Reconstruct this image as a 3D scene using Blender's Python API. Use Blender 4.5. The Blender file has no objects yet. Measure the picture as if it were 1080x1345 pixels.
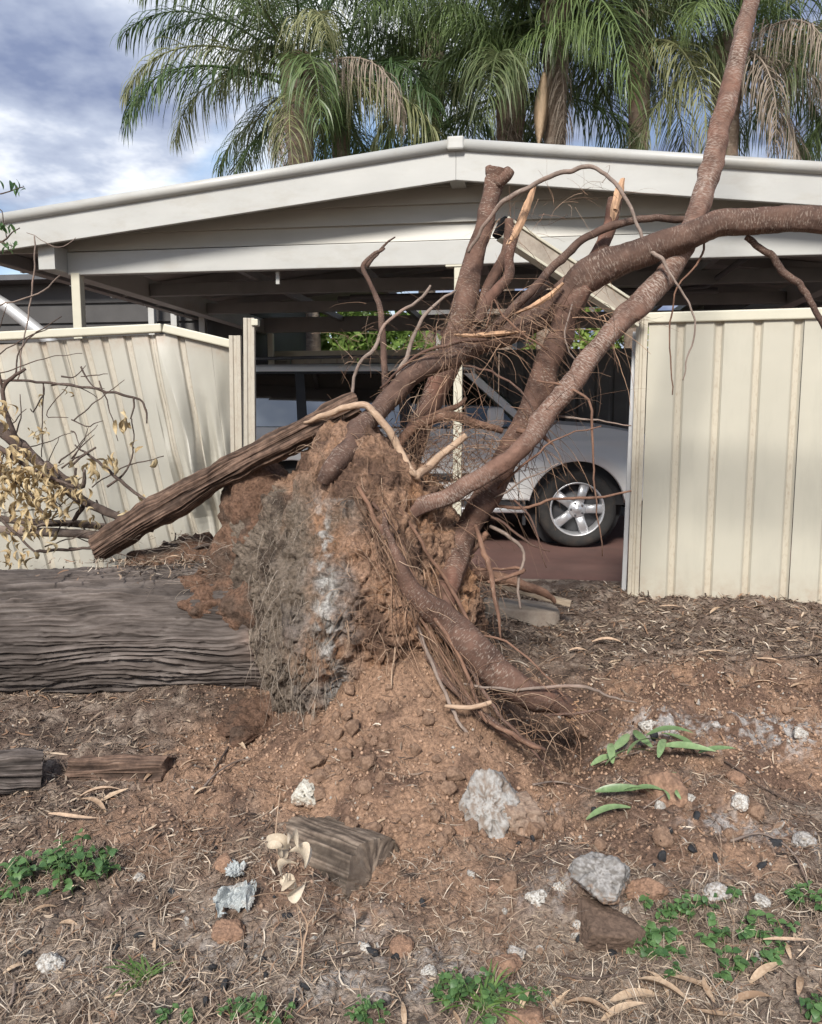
import bpy, bmesh, math, random
import numpy as np
from mathutils import Matrix, Vector
from mathutils.bvhtree import BVHTree

R = math.radians
rng = np.random.default_rng(7)
random.seed(7)
SC = bpy.context.scene
COL = SC.collection

# ------------------------------------------------------------------ camera, sky, sun, exposure
CAM = np.array((0.0, 0.0, 1.5)); PITCH = R(7.0); FPX = 1050.0; CX, CY = 540.0, 672.5
cd = bpy.data.cameras.new('camera'); cam = bpy.data.objects.new('camera', cd); COL.objects.link(cam)
cam.location = CAM; cam.rotation_euler = (R(90) - PITCH, 0, 0)
cd.sensor_fit = 'HORIZONTAL'; cd.angle = 2 * math.atan(540.0 / FPX); cd.clip_start = 0.05; cd.clip_end = 2000
SC.camera = cam

SUN_EL, SUN_AZ = R(39), R(194)          # behind the camera, a little to the left
world = bpy.data.worlds.new('World'); SC.world = world; world.use_nodes = True
wt = world.node_tree; wt.nodes.clear()
def wn(t, **kw):
    n = wt.nodes.new(t)
    for k, v in kw.items(): setattr(n, k, v)
    return n
wo = wn('ShaderNodeOutputWorld'); bg = wn('ShaderNodeBackground')
sky = wn('ShaderNodeTexSky'); sky.sky_type = 'NISHITA'; sky.sun_disc = False
sky.sun_elevation = SUN_EL; sky.sun_rotation = SUN_AZ; sky.air_density = 1.0; sky.dust_density = 0.6
SKY_K = 0.10
skm = wn('ShaderNodeVectorMath', operation='SCALE'); skm.inputs['Scale'].default_value = SKY_K
wt.links.new(sky.outputs[0], skm.inputs[0])
tc = wn('ShaderNodeTexCoord'); sx = wn('ShaderNodeSeparateXYZ'); wt.links.new(tc.outputs['Generated'], sx.inputs[0])
zz = wn('ShaderNodeMath', operation='MAXIMUM'); wt.links.new(sx.outputs['Z'], zz.inputs[0]); zz.inputs[1].default_value = 0.0
za = wn('ShaderNodeMath', operation='ADD'); wt.links.new(zz.outputs[0], za.inputs[0]); za.inputs[1].default_value = 0.22
dx = wn('ShaderNodeMath', operation='DIVIDE'); wt.links.new(sx.outputs['X'], dx.inputs[0]); wt.links.new(za.outputs[0], dx.inputs[1])
dy = wn('ShaderNodeMath', operation='DIVIDE'); wt.links.new(sx.outputs['Y'], dy.inputs[0]); wt.links.new(za.outputs[0], dy.inputs[1])
cb = wn('ShaderNodeCombineXYZ'); wt.links.new(dx.outputs[0], cb.inputs[0]); wt.links.new(dy.outputs[0], cb.inputs[1]); cb.inputs[2].default_value = 3.7
n1 = wn('ShaderNodeTexNoise'); n1.inputs['Scale'].default_value = 1.15; n1.inputs['Detail'].default_value = 7; n1.inputs['Roughness'].default_value = 0.52
n1.inputs['Distortion'].default_value = 0.35
n2 = wn('ShaderNodeTexNoise'); n2.inputs['Scale'].default_value = 2.1; n2.inputs['Detail'].default_value = 6; n2.inputs['Roughness'].default_value = 0.55
ofs = wn('ShaderNodeVectorMath', operation='ADD'); ofs.inputs[1].default_value = (5.2, 1.3, 8.0)
wt.links.new(cb.outputs[0], n1.inputs['Vector']); wt.links.new(cb.outputs[0], ofs.inputs[0]); wt.links.new(ofs.outputs[0], n2.inputs['Vector'])
r1 = wn('ShaderNodeValToRGB'); r1.color_ramp.elements[0].position = 0.40; r1.color_ramp.elements[1].position = 0.50
r1.color_ramp.elements[0].color = (0, 0, 0, 1); r1.color_ramp.elements[1].color = (1, 1, 1, 1)
wt.links.new(n1.outputs[0], r1.inputs[0])
r2 = wn('ShaderNodeValToRGB'); e = r2.color_ramp.elements
e[0].position = 0.36; e[0].color = (0.66, 0.68, 0.71, 1); e[1].position = 0.60; e[1].color = (0.15, 0.185, 0.29, 1)
m_ = e.new(0.46); m_.color = (0.34, 0.38, 0.47, 1)
wt.links.new(n2.outputs[0], r2.inputs[0])
mx = wn('ShaderNodeMix', data_type='RGBA'); wt.links.new(r1.outputs[0], mx.inputs[0]); wt.links.new(skm.outputs[0], mx.inputs[6]); wt.links.new(r2.outputs[0], mx.inputs[7])
wt.links.new(mx.outputs[2], bg.inputs[0]); bg.inputs[1].default_value = 1.0
wt.links.new(bg.outputs[0], wo.inputs[0])

sd = bpy.data.lights.new('sun', 'SUN'); sun = bpy.data.objects.new('sun', sd); COL.objects.link(sun)
sd.energy = 3.4; sd.angle = R(13); sd.color = (1.0, 0.96, 0.9)
_sv = Vector((math.sin(SUN_AZ) * math.cos(SUN_EL), math.cos(SUN_AZ) * math.cos(SUN_EL), math.sin(SUN_EL)))
sun.rotation_euler = _sv.to_track_quat('Z', 'Y').to_euler()
SC.view_settings.view_transform = 'Standard'; SC.view_settings.look = 'None'
SC.view_settings.exposure = 0.80; SC.view_settings.gamma = 1.0; SC.view_settings.use_curve_mapping = False
SC.render.engine = 'CYCLES'; SC.cycles.use_adaptive_sampling = True; SC.cycles.adaptive_threshold = 0.02; SC.cycles.max_bounces = 4; SC.cycles.diffuse_bounces = 3; SC.cycles.glossy_bounces = 2; SC.cycles.transparent_max_bounces = 8

# ------------------------------------------------------------------ helpers
cP, sP = math.cos(PITCH), math.sin(PITCH)
def ray(px, py):
    u = (px - CX) / FPX; v = (CY - py) / FPX
    return np.array((u, cP + v * sP, -sP + v * cP))
def at(px, py, Y):
    d = ray(px, py); t = Y / d[1]
    return CAM + d * t
def depth(p): return (p[1] - CAM[1]) * cP - (p[2] - CAM[2]) * sP
def wpx(w, p): return w * depth(p) / FPX          # a width in photograph pixels at a point -> metres

def hash3(ix, iy, iz, s):
    h = (ix.astype(np.int64) * 374761393 + iy.astype(np.int64) * 668265263 + iz.astype(np.int64) * 2147483647 + s * 1274126177) & 0x7fffffff
    h = ((h ^ (h >> 13)) * 1274126177) & 0x7fffffff
    return h ^ (h >> 16)
_G = rng.normal(size=(256, 3)); _G /= np.linalg.norm(_G, axis=1)[:, None]; _G = _G.astype(np.float32)
def perlin(P, s=0):
    P = np.asarray(P, np.float32); flat = len(P) > 1 and bool(np.ptp(P[:, 2]) == 0)
    F = np.floor(P); f = P - F; I = F.astype(np.int64)
    w = f * f * f * (f * (f * 6 - 15) + 10); out = 0
    for a in (0, 1):
        for b in (0, 1):
            wab = (w[:, 0] if a else 1 - w[:, 0]) * (w[:, 1] if b else 1 - w[:, 1])
            for c in ((0,) if flat else (0, 1)):
                g = _G[hash3(I[:, 0] + a, I[:, 1] + b, I[:, 2] + c, s) & 255]
                d = g[:, 0] * (f[:, 0] - a) + g[:, 1] * (f[:, 1] - b)
                if flat: out = out + d * wab * 1.25
                else: out = out + (d + g[:, 2] * (f[:, 2] - c)) * wab * (w[:, 2] if c else 1 - w[:, 2])
    return out * 1.5
def fbm(P, fr, octv=4, s=0, gain=0.5):
    o = 0; a = 1.0
    for k in range(octv):
        o = o + a * perlin(P * fr + k * 17.3, s + k); fr *= 2.03; a *= gain
    return o
def lumps(P, fr, s=0, fill=0.75):
    """rounded clods: height of the tallest ball over each point (3-D cells)"""
    P = P * fr; I = np.floor(P - 0.5).astype(np.int64); best = np.zeros(len(P)); flat = bool(np.ptp(P[:, 2]) == 0)
    for a in (0, 1):
        for b in (0, 1):
            for c in ((0,) if flat else (0, 1)):
                J = I + np.array((a, b, c)); h = hash3(J[:, 0], J[:, 1], J[:, 2], s)
                q = np.stack([h & 1023, (h >> 10) & 1023, (h >> 20) & 1023], 1) / 2046. + 0.25
                if flat: q[:, 2] = P[:, 2] - J[:, 2]
                rad = 0.22 + 0.36 * ((h >> 5) & 255) / 255.
                rad = np.where(((h >> 7) & 127) / 127. < fill, rad, 0.0)
                d2 = ((P - J - q) ** 2).sum(1)
                best = np.maximum(best, np.sqrt(np.maximum(0, rad * rad - d2)))
    return best / fr
def sstep(a, b, x):
    t = np.clip((x - a) / (b - a), 0, 1); return t * t * (3 - 2 * t)

def mesh_np(name, V, Q=None, T=None, mat=None, smooth=True, col=None, uv=None):
    V = np.ascontiguousarray(V, np.float32); me = bpy.data.meshes.new(name)
    me.vertices.add(len(V)); me.vertices.foreach_set('co', V.ravel())
    nq = 0 if Q is None else len(Q); nt = 0 if T is None else len(T)
    idx = []
    if nq: idx.append(np.asarray(Q, np.int32).ravel())
    if nt: idx.append(np.asarray(T, np.int32).ravel())
    idx = np.concatenate(idx); me.loops.add(len(idx)); me.loops.foreach_set('vertex_index', idx)
    st = np.concatenate([np.arange(nq) * 4, nq * 4 + np.arange(nt) * 3]).astype(np.int32)
    me.polygons.add(nq + nt); me.polygons.foreach_set('loop_start', st)
    me.polygons.foreach_set('use_smooth', np.full(nq + nt, smooth, bool))
    me.update(calc_edges=True)
    if col is not None:
        c = np.ones((len(V), 4), np.float32); c[:, :3] = col
        a = me.color_attributes.new('Col', 'FLOAT_COLOR', 'POINT'); a.data.foreach_set('color', c.ravel())
    if uv is not None:
        l = me.uv_layers.new(name='UVMap'); l.data.foreach_set('uv', np.asarray(uv, np.float32)[idx].ravel())
    if mat is not None: me.materials.append(mat)
    return me

class MB:
    """collects simple shapes into one mesh"""
    def __init__(s): s.v = []; s.f = []; s.c = []
    def add(s, v, f, c=None):
        o = len(s.v); s.v += [tuple(map(float, p)) for p in v]; s.f += [tuple(i + o for i in q) for q in f]
        if c is not None: s.c += [c] * len(v)
        return s
    def box(s, x0, x1, y0, y1, z0, z1):
        v = [(x, y, z) for x in (x0, x1) for y in (y0, y1) for z in (z0, z1)]
        return s.add(v, [(0, 1, 3, 2), (4, 6, 7, 5), (0, 4, 5, 1), (2, 3, 7, 6), (0, 2, 6, 4), (1, 5, 7, 3)])
    def prism(s, poly, fn, t0, t1):
        """poly of 2-D points, fn(a, b, t) -> 3-D; extruded from t0 to t1"""
        n = len(poly); v = [fn(a, b, t0) for a, b in poly] + [fn(a, b, t1) for a, b in poly]
        f = [tuple(range(n))[::-1], tuple(range(n, 2 * n))] + [(i, (i + 1) % n, n + (i + 1) % n, n + i) for i in range(n)]
        return s.add(v, f)
    def bar(s, p, q, w, h, up=(0, 0, 1)):
        p = np.array(p, float); q = np.array(q, float); d = q - p; d /= np.linalg.norm(d)
        x = np.cross(d, up); x /= np.linalg.norm(x); y = np.cross(x, d)
        v = [e + x * a * w / 2 + y * b * h / 2 for e in (p, q) for a, b in ((-1, -1), (1, -1), (1, 1), (-1, 1))]
        return s.add(v, [(0, 3, 2, 1), (4, 5, 6, 7), (0, 1, 5, 4), (1, 2, 6, 5), (2, 3, 7, 6), (3, 0, 4, 7)])
    def tube(s, path, rad, n=8):
        V, Q, T, _ = tube_np(np.array(path, float), np.broadcast_to(rad, (len(path),)), n)
        return s.add(V, [tuple(q) for q in Q] + [tuple(t) for t in T])
    def mesh(s, name, mat, smooth=False, bevel=0):
        me = bpy.data.meshes.new(name); me.from_pydata(s.v, [], s.f); me.materials.append(mat)
        if bevel or True:
            bm = bmesh.new(); bm.from_mesh(me)
            bmesh.ops.recalc_face_normals(bm, faces=bm.faces)
            if bevel:
                es = [e for e in bm.edges if len(e.link_faces) == 2 and e.calc_face_angle(0) > 0.6]
                bmesh.ops.bevel(bm, geom=es, offset=bevel, segments=2, affect='EDGES', profile=0.5)
            bm.to_mesh(me); bm.free()
        if smooth: me.polygons.foreach_set('use_smooth', np.ones(len(me.polygons), bool))
        me.update(); return me

def smooth_path(pts, n):
    """Catmull-Rom through rows (any number of columns), n samples"""
    P = np.asarray(pts, float); P = np.vstack([2 * P[0] - P[1], P, 2 * P[-1] - P[-2]])
    m = len(P) - 3; t = np.linspace(0, m - 1e-6, n); i = t.astype(int); f = (t - i)[:, None]
    a, b, c, d = P[i], P[i + 1], P[i + 2], P[i + 3]
    return 0.5 * (2 * b + (c - a) * f + (2 * a - 5 * b + 4 * c - d) * f ** 2 + (3 * b - a - 3 * c + d) * f ** 3)
def frames(path):
    d = np.gradient(path, axis=0); d /= np.linalg.norm(d, axis=1)[:, None] + 1e-12
    up = np.array((0.1, -0.9, 0.35)); X = np.zeros_like(path); x = np.cross(d[0], up); x /= np.linalg.norm(x)
    for i in range(len(path)):
        x = x - d[i] * (x @ d[i]); x /= np.linalg.norm(x) + 1e-12; X[i] = x
    return d, X, np.cross(d, X)
def tube_np(path, rad, n=8, bump=None, cap=True):
    d, X, Y = frames(path); m = len(path)
    th = np.linspace(0, 2 * np.pi, n, endpoint=False)
    ring = np.cos(th)[None, :, None] * X[:, None] + np.sin(th)[None, :, None] * Y[:, None]
    r = np.asarray(rad)[:, None] * np.ones((m, n))
    L = np.concatenate([[0], np.cumsum(np.linalg.norm(np.diff(path, axis=0), axis=1))])
    if bump is not None: r = r * (1 + bump(path, ring, r, L, th))
    V = (path[:, None] + ring * r[:, :, None]).reshape(-1, 3)
    i = np.arange(m - 1)[:, None] * n; j = np.arange(n)[None]; k = (j + 1) % n
    Q = np.stack([i + j, i + k, i + n + k, i + n + j], -1).reshape(-1, 4)
    uv = np.stack([np.tile(np.abs(th / np.pi - 1), m), np.repeat(L, n)], 1)
    T = np.zeros((0, 3), int)
    if cap:
        o = len(V); V = np.vstack([V, path[:1], path[-1:]]); uv = np.vstack([uv, [[0, 0]], [[0, L[-1]]]])
        j = np.arange(n); T = np.vstack([np.stack([np.full(n, o), (j + 1) % n, j], 1),
                                         np.stack([np.full(n, o + 1), (m - 1) * n + j, (m - 1) * n + (j + 1) % n], 1)])
    return V, Q, T, uv
class Acc:
    """collects numpy pieces into one big mesh"""
    def __init__(s): s.V = []; s.Q = []; s.T = []; s.C = []; s.n = 0
    def add(s, V, Q=None, T=None, col=None):
        if Q is not None and len(Q): s.Q.append(np.asarray(Q) + s.n)
        if T is not None and len(T): s.T.append(np.asarray(T) + s.n)
        s.V.append(V); s.n += len(V)
        if col is not None: s.C.append(np.broadcast_to(col, (len(V), 3)))
    def mesh(s, name, mat, smooth=True):
        return mesh_np(name, np.vstack(s.V), np.vstack(s.Q) if s.Q else None, np.vstack(s.T) if s.T else None, mat, smooth,
                       np.vstack(s.C) if s.C else None)

def obj(name, me, parent=None, world_coords=True, kind=None):
    o = bpy.data.objects.new(name, me); COL.objects.link(o)
    if parent is not None:
        o.parent = parent
        if world_coords:
            if parent.type == 'EMPTY': o.matrix_parent_inverse = Matrix.Translation(-Vector(parent.location))
    if kind: o['kind'] = kind
    return o
def tag(o, label, cat, group=None):
    o['label'] = label; o['category'] = cat
    if group: o['group'] = group
    return o
def thing(name, label, cat, loc=(0, 0, 0), rz=0, group=None):
    o = bpy.data.objects.new(name, None); COL.objects.link(o); o.empty_display_size = 0.1
    o.location = loc; o.rotation_euler = (0, 0, rz); return tag(o, label, cat, group)

# ------------------------------------------------------------------ materials
def new_mat(name):
    m = bpy.data.materials.new(name); m.use_nodes = True; nt = m.node_tree
    b = nt.nodes['Principled BSDF']; return m, nt, b
def N(nt, t, **kw):
    n = nt.nodes.new(t)
    for k, v in kw.items():
        if k in n.inputs: n.inputs[k].default_value = v
        else: setattr(n, k, v)
    return n
def ramp(nt, src, stops):
    r = nt.nodes.new('ShaderNodeValToRGB'); e = r.color_ramp.elements
    e[0].position, e[0].color = stops[0][0], (*stops[0][1], 1); e[1].position, e[1].color = stops[-1][0], (*stops[-1][1], 1)
    for p, c in stops[1:-1]: x = e.new(p); x.color = (*c, 1)
    nt.links.new(src, r.inputs[0]); return r.outputs[0]
def mixc(nt, fac, a, b, mode='MIX'):
    m = nt.nodes.new('ShaderNodeMix'); m.data_type = 'RGBA'; m.blend_type = mode
    for k, v in ((0, fac), (6, a), (7, b)):
        if hasattr(v, 'is_linked') or isinstance(v, bpy.types.NodeSocket): nt.links.new(v, m.inputs[k])
        elif k == 0: m.inputs[0].default_value = v
        else: m.inputs[k].default_value = (*v, 1)
    return m.outputs[2]
def bump(nt, b, src, strength=0.4, dist=0.01):
    n = nt.nodes.new('ShaderNodeBump'); n.inputs['Strength'].default_value = strength; n.inputs['Distance'].default_value = dist
    nt.links.new(src, n.inputs['Height']); nt.links.new(n.outputs[0], b.inputs['Normal'])
def coords(nt, kind='Object', scale=(1, 1, 1)):
    t = nt.nodes.new('ShaderNodeTexCoord'); m = nt.nodes.new('ShaderNodeMapping'); m.inputs['Scale'].default_value = scale
    nt.links.new(t.outputs[kind], m.inputs[0]); return m.outputs[0]
def noise(nt, vec, scale, detail=4, rough=0.55, dist=0.0):
    n = N(nt, 'ShaderNodeTexNoise', Scale=scale, Detail=detail, Roughness=rough, Distortion=dist); nt.links.new(vec, n.inputs['Vector']); return n.outputs[0]
def plain(name, colr, rough=0.6, var=0.12, scale=6.0, bumps=0.0, metallic=0.0, dirt=None, dirt_at=(0.5, 0.75), stretch=(1, 1, 1), coat=0.0):
    m, nt, b = new_mat(name); v = coords(nt, 'Object', stretch); n = noise(nt, v, scale, 5)
    lo = tuple(c * (1 - var) for c in colr); hi = tuple(min(1, c * (1 + var)) for c in colr)
    c = ramp(nt, n, [(0.3, lo), (0.7, hi)])
    if dirt is not None:
        n2_ = noise(nt, v, scale * 0.6, 8, 0.7); c = mixc(nt, ramp(nt, n2_, [(dirt_at[0], (0, 0, 0)), (dirt_at[1], (1, 1, 1))]), c, dirt)
    nt.links.new(c, b.inputs['Base Color']); b.inputs['Roughness'].default_value = rough; b.inputs['Metallic'].default_value = metallic
    b.inputs['Coat Weight'].default_value = coat
    if bumps: bump(nt, b, noise(nt, v, scale * 8, 4), bumps, 0.005)
    return m
def vcol(name, rough=0.95, var=0.45, scale=60, bumps=0.5, bdist=0.006, spec=0.2):
    m, nt, b = new_mat(name); v = coords(nt); a = N(nt, 'ShaderNodeVertexColor', layer_name='Col')
    n = noise(nt, v, scale, 6, 0.65); g = ramp(nt, n, [(0.28, (1 - var,) * 3), (0.72, (1 + var,) * 3)])
    nt.links.new(mixc(nt, 1.0, a.outputs[0], g, 'MULTIPLY'), b.inputs['Base Color'])
    b.inputs['Roughness'].default_value = rough; b.inputs['Specular IOR Level'].default_value = spec
    if bumps: bump(nt, b, noise(nt, v, scale * 1.7, 6, 0.7), bumps, bdist)
    return m
def leafmat(name, a, b_, rough=0.5, trans=0.25):
    m, nt, b = new_mat(name); oi = nt.nodes.new('ShaderNodeObjectInfo'); v = coords(nt)
    n = noise(nt, v, 9, 3); mt = N(nt, 'ShaderNodeMath', operation='ADD'); nt.links.new(n, mt.inputs[0]); 
    ms = N(nt, 'ShaderNodeMath', operation='MULTIPLY_ADD'); nt.links.new(oi.outputs['Random'], ms.inputs[0]); ms.inputs[1].default_value = 0.5; ms.inputs[2].default_value = -0.25
    nt.links.new(ms.outputs[0], mt.inputs[1])
    c = ramp(nt, mt.outputs[0], [(0.25, a), (0.75, b_)])
    nt.links.new(c, b.inputs['Base Color']); b.inputs['Roughness'].default_value = rough
    tr = nt.nodes.new('ShaderNodeBsdfTranslucent'); nt.links.new(c, tr.inputs[0]); mxs = nt.nodes.new('ShaderNodeMixShader'); mxs.inputs[0].default_value = trans
    nt.links.new(b.outputs[0], mxs.inputs[1]); nt.links.new(tr.outputs[0], mxs.inputs[2])
    nt.links.new(mxs.outputs[0], nt.nodes['Material Output'].inputs[0]); return m

M = {}
M['soil'] = vcol('soil', var=0.62, scale=70, bumps=1.0, bdist=0.02)
M['litter'] = vcol('litter', var=0.2, scale=50, bumps=0.0, rough=0.8)
M['rock'] = vcol('rock', var=0.3, scale=90, bumps=0.7, bdist=0.006)
M['white_paint'] = plain('white_paint', (0.39, 0.385, 0.36), 0.45, 0.06, 3, dirt=(0.30, 0.27, 0.22), dirt_at=(0.50, 0.85), stretch=(1, 1, 2.5))
M['board_paint'] = plain('board_paint', (0.41, 0.39, 0.34), 0.5, 0.08, 2.5, dirt=(0.34, 0.30, 0.25), dirt_at=(0.55, 0.95), stretch=(1, 1, 4))
M['cream_post'] = plain('cream_post', (0.50, 0.47, 0.37), 0.5, 0.06, 5, dirt=(0.35, 0.3, 0.22), dirt_at=(0.6, 0.9))
M['soffit'] = plain('soffit', (0.25, 0.24, 0.23), 0.6, 0.12, 3)
M['soffit_steel'] = plain('soffit_steel', (0.21, 0.205, 0.20), 0.5, 0.12, 4)
M['dark_steel'] = plain('dark_steel', (0.08, 0.08, 0.085), 0.5, 0.2, 4)
M['galv'] = plain('galvanised', (0.5, 0.5, 0.5), 0.45, 0.1, 8, metallic=0.4)
M['dark_fence'] = plain('dark_fence', (0.10, 0.095, 0.09), 0.6, 0.2, 3)
M['tan_fence'] = plain('tan_fence', (0.38, 0.34, 0.28), 0.6, 0.12, 3)

def N_half(nt, s, k):
    h = N(nt, 'ShaderNodeMath', operation='MULTIPLY'); nt.links.new(s, h.inputs[0]); h.inputs[1].default_value = k; return h.outputs[0]
def fence_mat(name, base, dirtc):
    m, nt, b = new_mat(name); v = coords(nt); a = N(nt, 'ShaderNodeVertexColor', layer_name='Col')
    sp = nt.nodes.new('ShaderNodeSeparateColor'); nt.links.new(a.outputs[0], sp.inputs[0])
    big = noise(nt, v, 1.6, 4); c = ramp(nt, big, [(0.3, tuple(x * 0.93 for x in base)), (0.7, tuple(min(1, x * 1.05) for x in base))])
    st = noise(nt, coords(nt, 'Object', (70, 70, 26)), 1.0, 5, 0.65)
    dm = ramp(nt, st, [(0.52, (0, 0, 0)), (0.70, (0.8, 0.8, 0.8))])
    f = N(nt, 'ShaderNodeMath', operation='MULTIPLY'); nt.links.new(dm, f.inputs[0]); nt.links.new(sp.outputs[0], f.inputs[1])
    c = mixc(nt, N_half(nt, sp.outputs[0], 0.42), c, (0.50, 0.42, 0.31)); c = mixc(nt, f.outputs[0], c, dirtc)  # smooth brown band paints shading into the rib recesses; the spots are dirt
    sm = ramp(nt, noise(nt, coords(nt, 'Object', (4, 4, 0.8)), 1.5, 8, 0.65), [(0.5, (0, 0, 0)), (0.95, (0.55, 0.55, 0.55))])
    c = mixc(nt, sm, c, tuple(x * 0.6 for x in base))
    f2 = N(nt, 'ShaderNodeMath', operation='MULTIPLY'); nt.links.new(ramp(nt, noise(nt, v, 14, 6, 0.7), [(0.4, (0.1, 0.1, 0.1)), (0.7, (0.9, 0.9, 0.9))]), f2.inputs[0]); nt.links.new(sp.outputs[1], f2.inputs[1])
    c = mixc(nt, f2.outputs[0], c, (0.27, 0.17, 0.11))
    nt.links.new(c, b.inputs['Base Color']); b.inputs['Roughness'].default_value = 0.5
    bump(nt, b, noise(nt, v, 5, 3), 0.06, 0.03); return m
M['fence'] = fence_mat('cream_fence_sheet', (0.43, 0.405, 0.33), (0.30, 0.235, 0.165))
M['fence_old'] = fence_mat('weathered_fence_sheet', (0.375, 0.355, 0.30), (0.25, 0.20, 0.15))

def bark_mat(name, c0, c1, pale, lent=(6, 70), amount=(0.52, 0.66), dust=None):
    """root / limb bark: streaky brown with pale cross-ways lenticels, on the tube's own u (round) and v (metres along)"""
    m, nt, b = new_mat(name)
    u = nt.nodes.new('ShaderNodeUVMap'); mp = nt.nodes.new('ShaderNodeMapping'); nt.links.new(u.outputs[0], mp.inputs[0]); mp.inputs['Scale'].default_value = (lent[0], lent[1], 1)
    v = coords(nt); n = noise(nt, v, 14, 6, 0.6); c = ramp(nt, n, [(0.3, c0), (0.7, c1)])
    ln = noise(nt, mp.outputs[0], 1.0, 3, 0.6, 0.3); lm = ramp(nt, ln, [(amount[0], (0, 0, 0)), (amount[1], (0.8, 0.8, 0.8))])
    pt = ramp(nt, noise(nt, v, 5, 3), [(0.38, (0, 0, 0)), (0.62, (1, 1, 1))])
    f = N(nt, 'ShaderNodeMath', operation='MULTIPLY'); nt.links.new(lm, f.inputs[0]); nt.links.new(pt, f.inputs[1])
    c = mixc(nt, f.outputs[0], c, pale)
    if dust is None: c = mixc(nt, ramp(nt, noise(nt, v, 2.6, 4, 0.6), [(0.56, (0, 0, 0)), (0.70, (0.45, 0.45, 0.45))]), c, tuple(x * y for x, y in zip(c1, (1.3, 0.98, 0.88))))
    if dust: c = mixc(nt, ramp(nt, noise(nt, v, 3.3, 6, 0.7), [(0.5, (0, 0, 0)), (0.75, (0.8, 0.8, 0.8))]), c, dust)
    nt.links.new(c, b.inputs['Base Color']); b.inputs['Roughness'].default_value = 0.85; b.inputs['Specular IOR Level'].default_value = 0.25
    ad = N(nt, 'ShaderNodeMath', operation='ADD'); nt.links.new(ln, ad.inputs[0]); nt.links.new(noise(nt, v, 90, 5), ad.inputs[1])
    bump(nt, b, ad.outputs[0], 0.55, 0.006); return m
M['limb'] = bark_mat('limb_bark', (0.062, 0.036, 0.027), (0.155, 0.088, 0.064), (0.30, 0.245, 0.20), (9, 150), (0.54, 0.64))
M['limb_pale'] = bark_mat('limb_bark_lenticels', (0.078, 0.044, 0.033), (0.195, 0.112, 0.082), (0.34, 0.28, 0.235), (7, 170), (0.47, 0.6))
M['limb_dark'] = bark_mat('limb_bark_dark', (0.052, 0.031, 0.024), (0.13, 0.078, 0.058), (0.27, 0.215, 0.175), (8, 150), (0.52, 0.64))
M['root'] = bark_mat('root_bark', (0.095, 0.052, 0.036), (0.22, 0.125, 0.085), (0.36, 0.27, 0.2), (5, 40), (0.55, 0.7), dust=(0.24, 0.135, 0.085))
M['pale_root'] = bark_mat('pale_root_wood', (0.30, 0.20, 0.135), (0.46, 0.33, 0.23), (0.55, 0.42, 0.31), (5, 20), (0.5, 0.7), dust=(0.22, 0.13, 0.085))
M['twig'] = bark_mat('twig_bark', (0.045, 0.032, 0.026), (0.11, 0.08, 0.065), (0.25, 0.2, 0.17), (3, 40))
M['twig_grey'] = bark_mat('twig_grey_bark', (0.14, 0.105, 0.085), (0.26, 0.20, 0.165), (0.36, 0.3, 0.25), (3, 30))
M['split'] = plain('split_orange_wood', (0.42, 0.25, 0.145), 0.7, 0.4, 9, 0.6, stretch=(6, 6, 1))
M['fibre'] = vcol('root_fibre', var=0.25, scale=30, bumps=0.0, rough=0.9)

def wood_mat(name, c0, c1, c2, stretch=(1, 1, 1)):
    m, nt, b = new_mat(name); v = coords(nt, 'Object', stretch); a = N(nt, 'ShaderNodeVertexColor', layer_name='Col')
    c = mixc(nt, 1.0, ramp(nt, noise(nt, v, 22, 6, 0.65), [(0.3, c0), (0.55, c1), (0.8, c2)]), a.outputs[0], 'MULTIPLY')
    nt.links.new(c, b.inputs['Base Color']); b.inputs['Roughness'].default_value = 0.9; b.inputs['Specular IOR Level'].default_value = 0.25
    bump(nt, b, noise(nt, v, 160, 5, 0.7), 0.5, 0.004); return m
M['trunk'] = wood_mat('trunk_bark', (0.052, 0.041, 0.035), (0.122, 0.100, 0.088), (0.225, 0.195, 0.175), (0.22, 1, 1))
M['sleeper'] = wood_mat('weathered_sleeper_wood', (0.11, 0.080, 0.060), (0.225, 0.172, 0.130), (0.33, 0.268, 0.21))
M['old_log'] = wood_mat('old_brown_timber', (0.060, 0.038, 0.028), (0.145, 0.092, 0.066), (0.24, 0.165, 0.12))
# ------------------------------------------------------------------ ground
def base_h(x, y):
    z = np.interp(y, [-60, 1.2, 1.8, 3.2, 5.15, 5.5, 6.3, 7.0, 300], [-0.03, -0.03, 0.0, 0.115, 0.325, 0.31, 0.165, 0.16, 0.16])
    r = np.sqrt(((x + 0.04) / np.where(x < -0.04, 0.66, 0.76)) ** 2 + ((y - 3.58) / np.where(y < 3.58, 1.08, 0.9)) ** 2)
    z = z + 0.70 * np.clip(1 - r, 0, 1) ** 1.4
    z = z - 0.27 * np.exp(-(((x - 0.57) / 0.28) ** 2 + ((y - 3.42) / 0.34) ** 2)) - 0.05 * np.exp(-(((x + 1.1) / 0.6) ** 2 + ((y - 3.42) / 0.16) ** 2))
    z = z + 0.06 * np.exp(-(((x - 1.0) / 0.4) ** 2 + ((y - 2.75) / 0.3) ** 2)) + 0.05 * np.exp(-(((x - 0.5) / 0.15) ** 2 + ((y - 2.35) / 0.14) ** 2))
    z = z + 0.10 * np.exp(-(((x + 1.35) / 0.75) ** 2 + ((y - 4.6) / 0.3) ** 2))
    return z
def near_mask(x, y): return sstep(-4.5, -3.2, x) * (1 - sstep(3.2, 4.5, x)) * sstep(0.6, 1.2, y) * (1 - sstep(5.6, 6.2, y))
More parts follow.
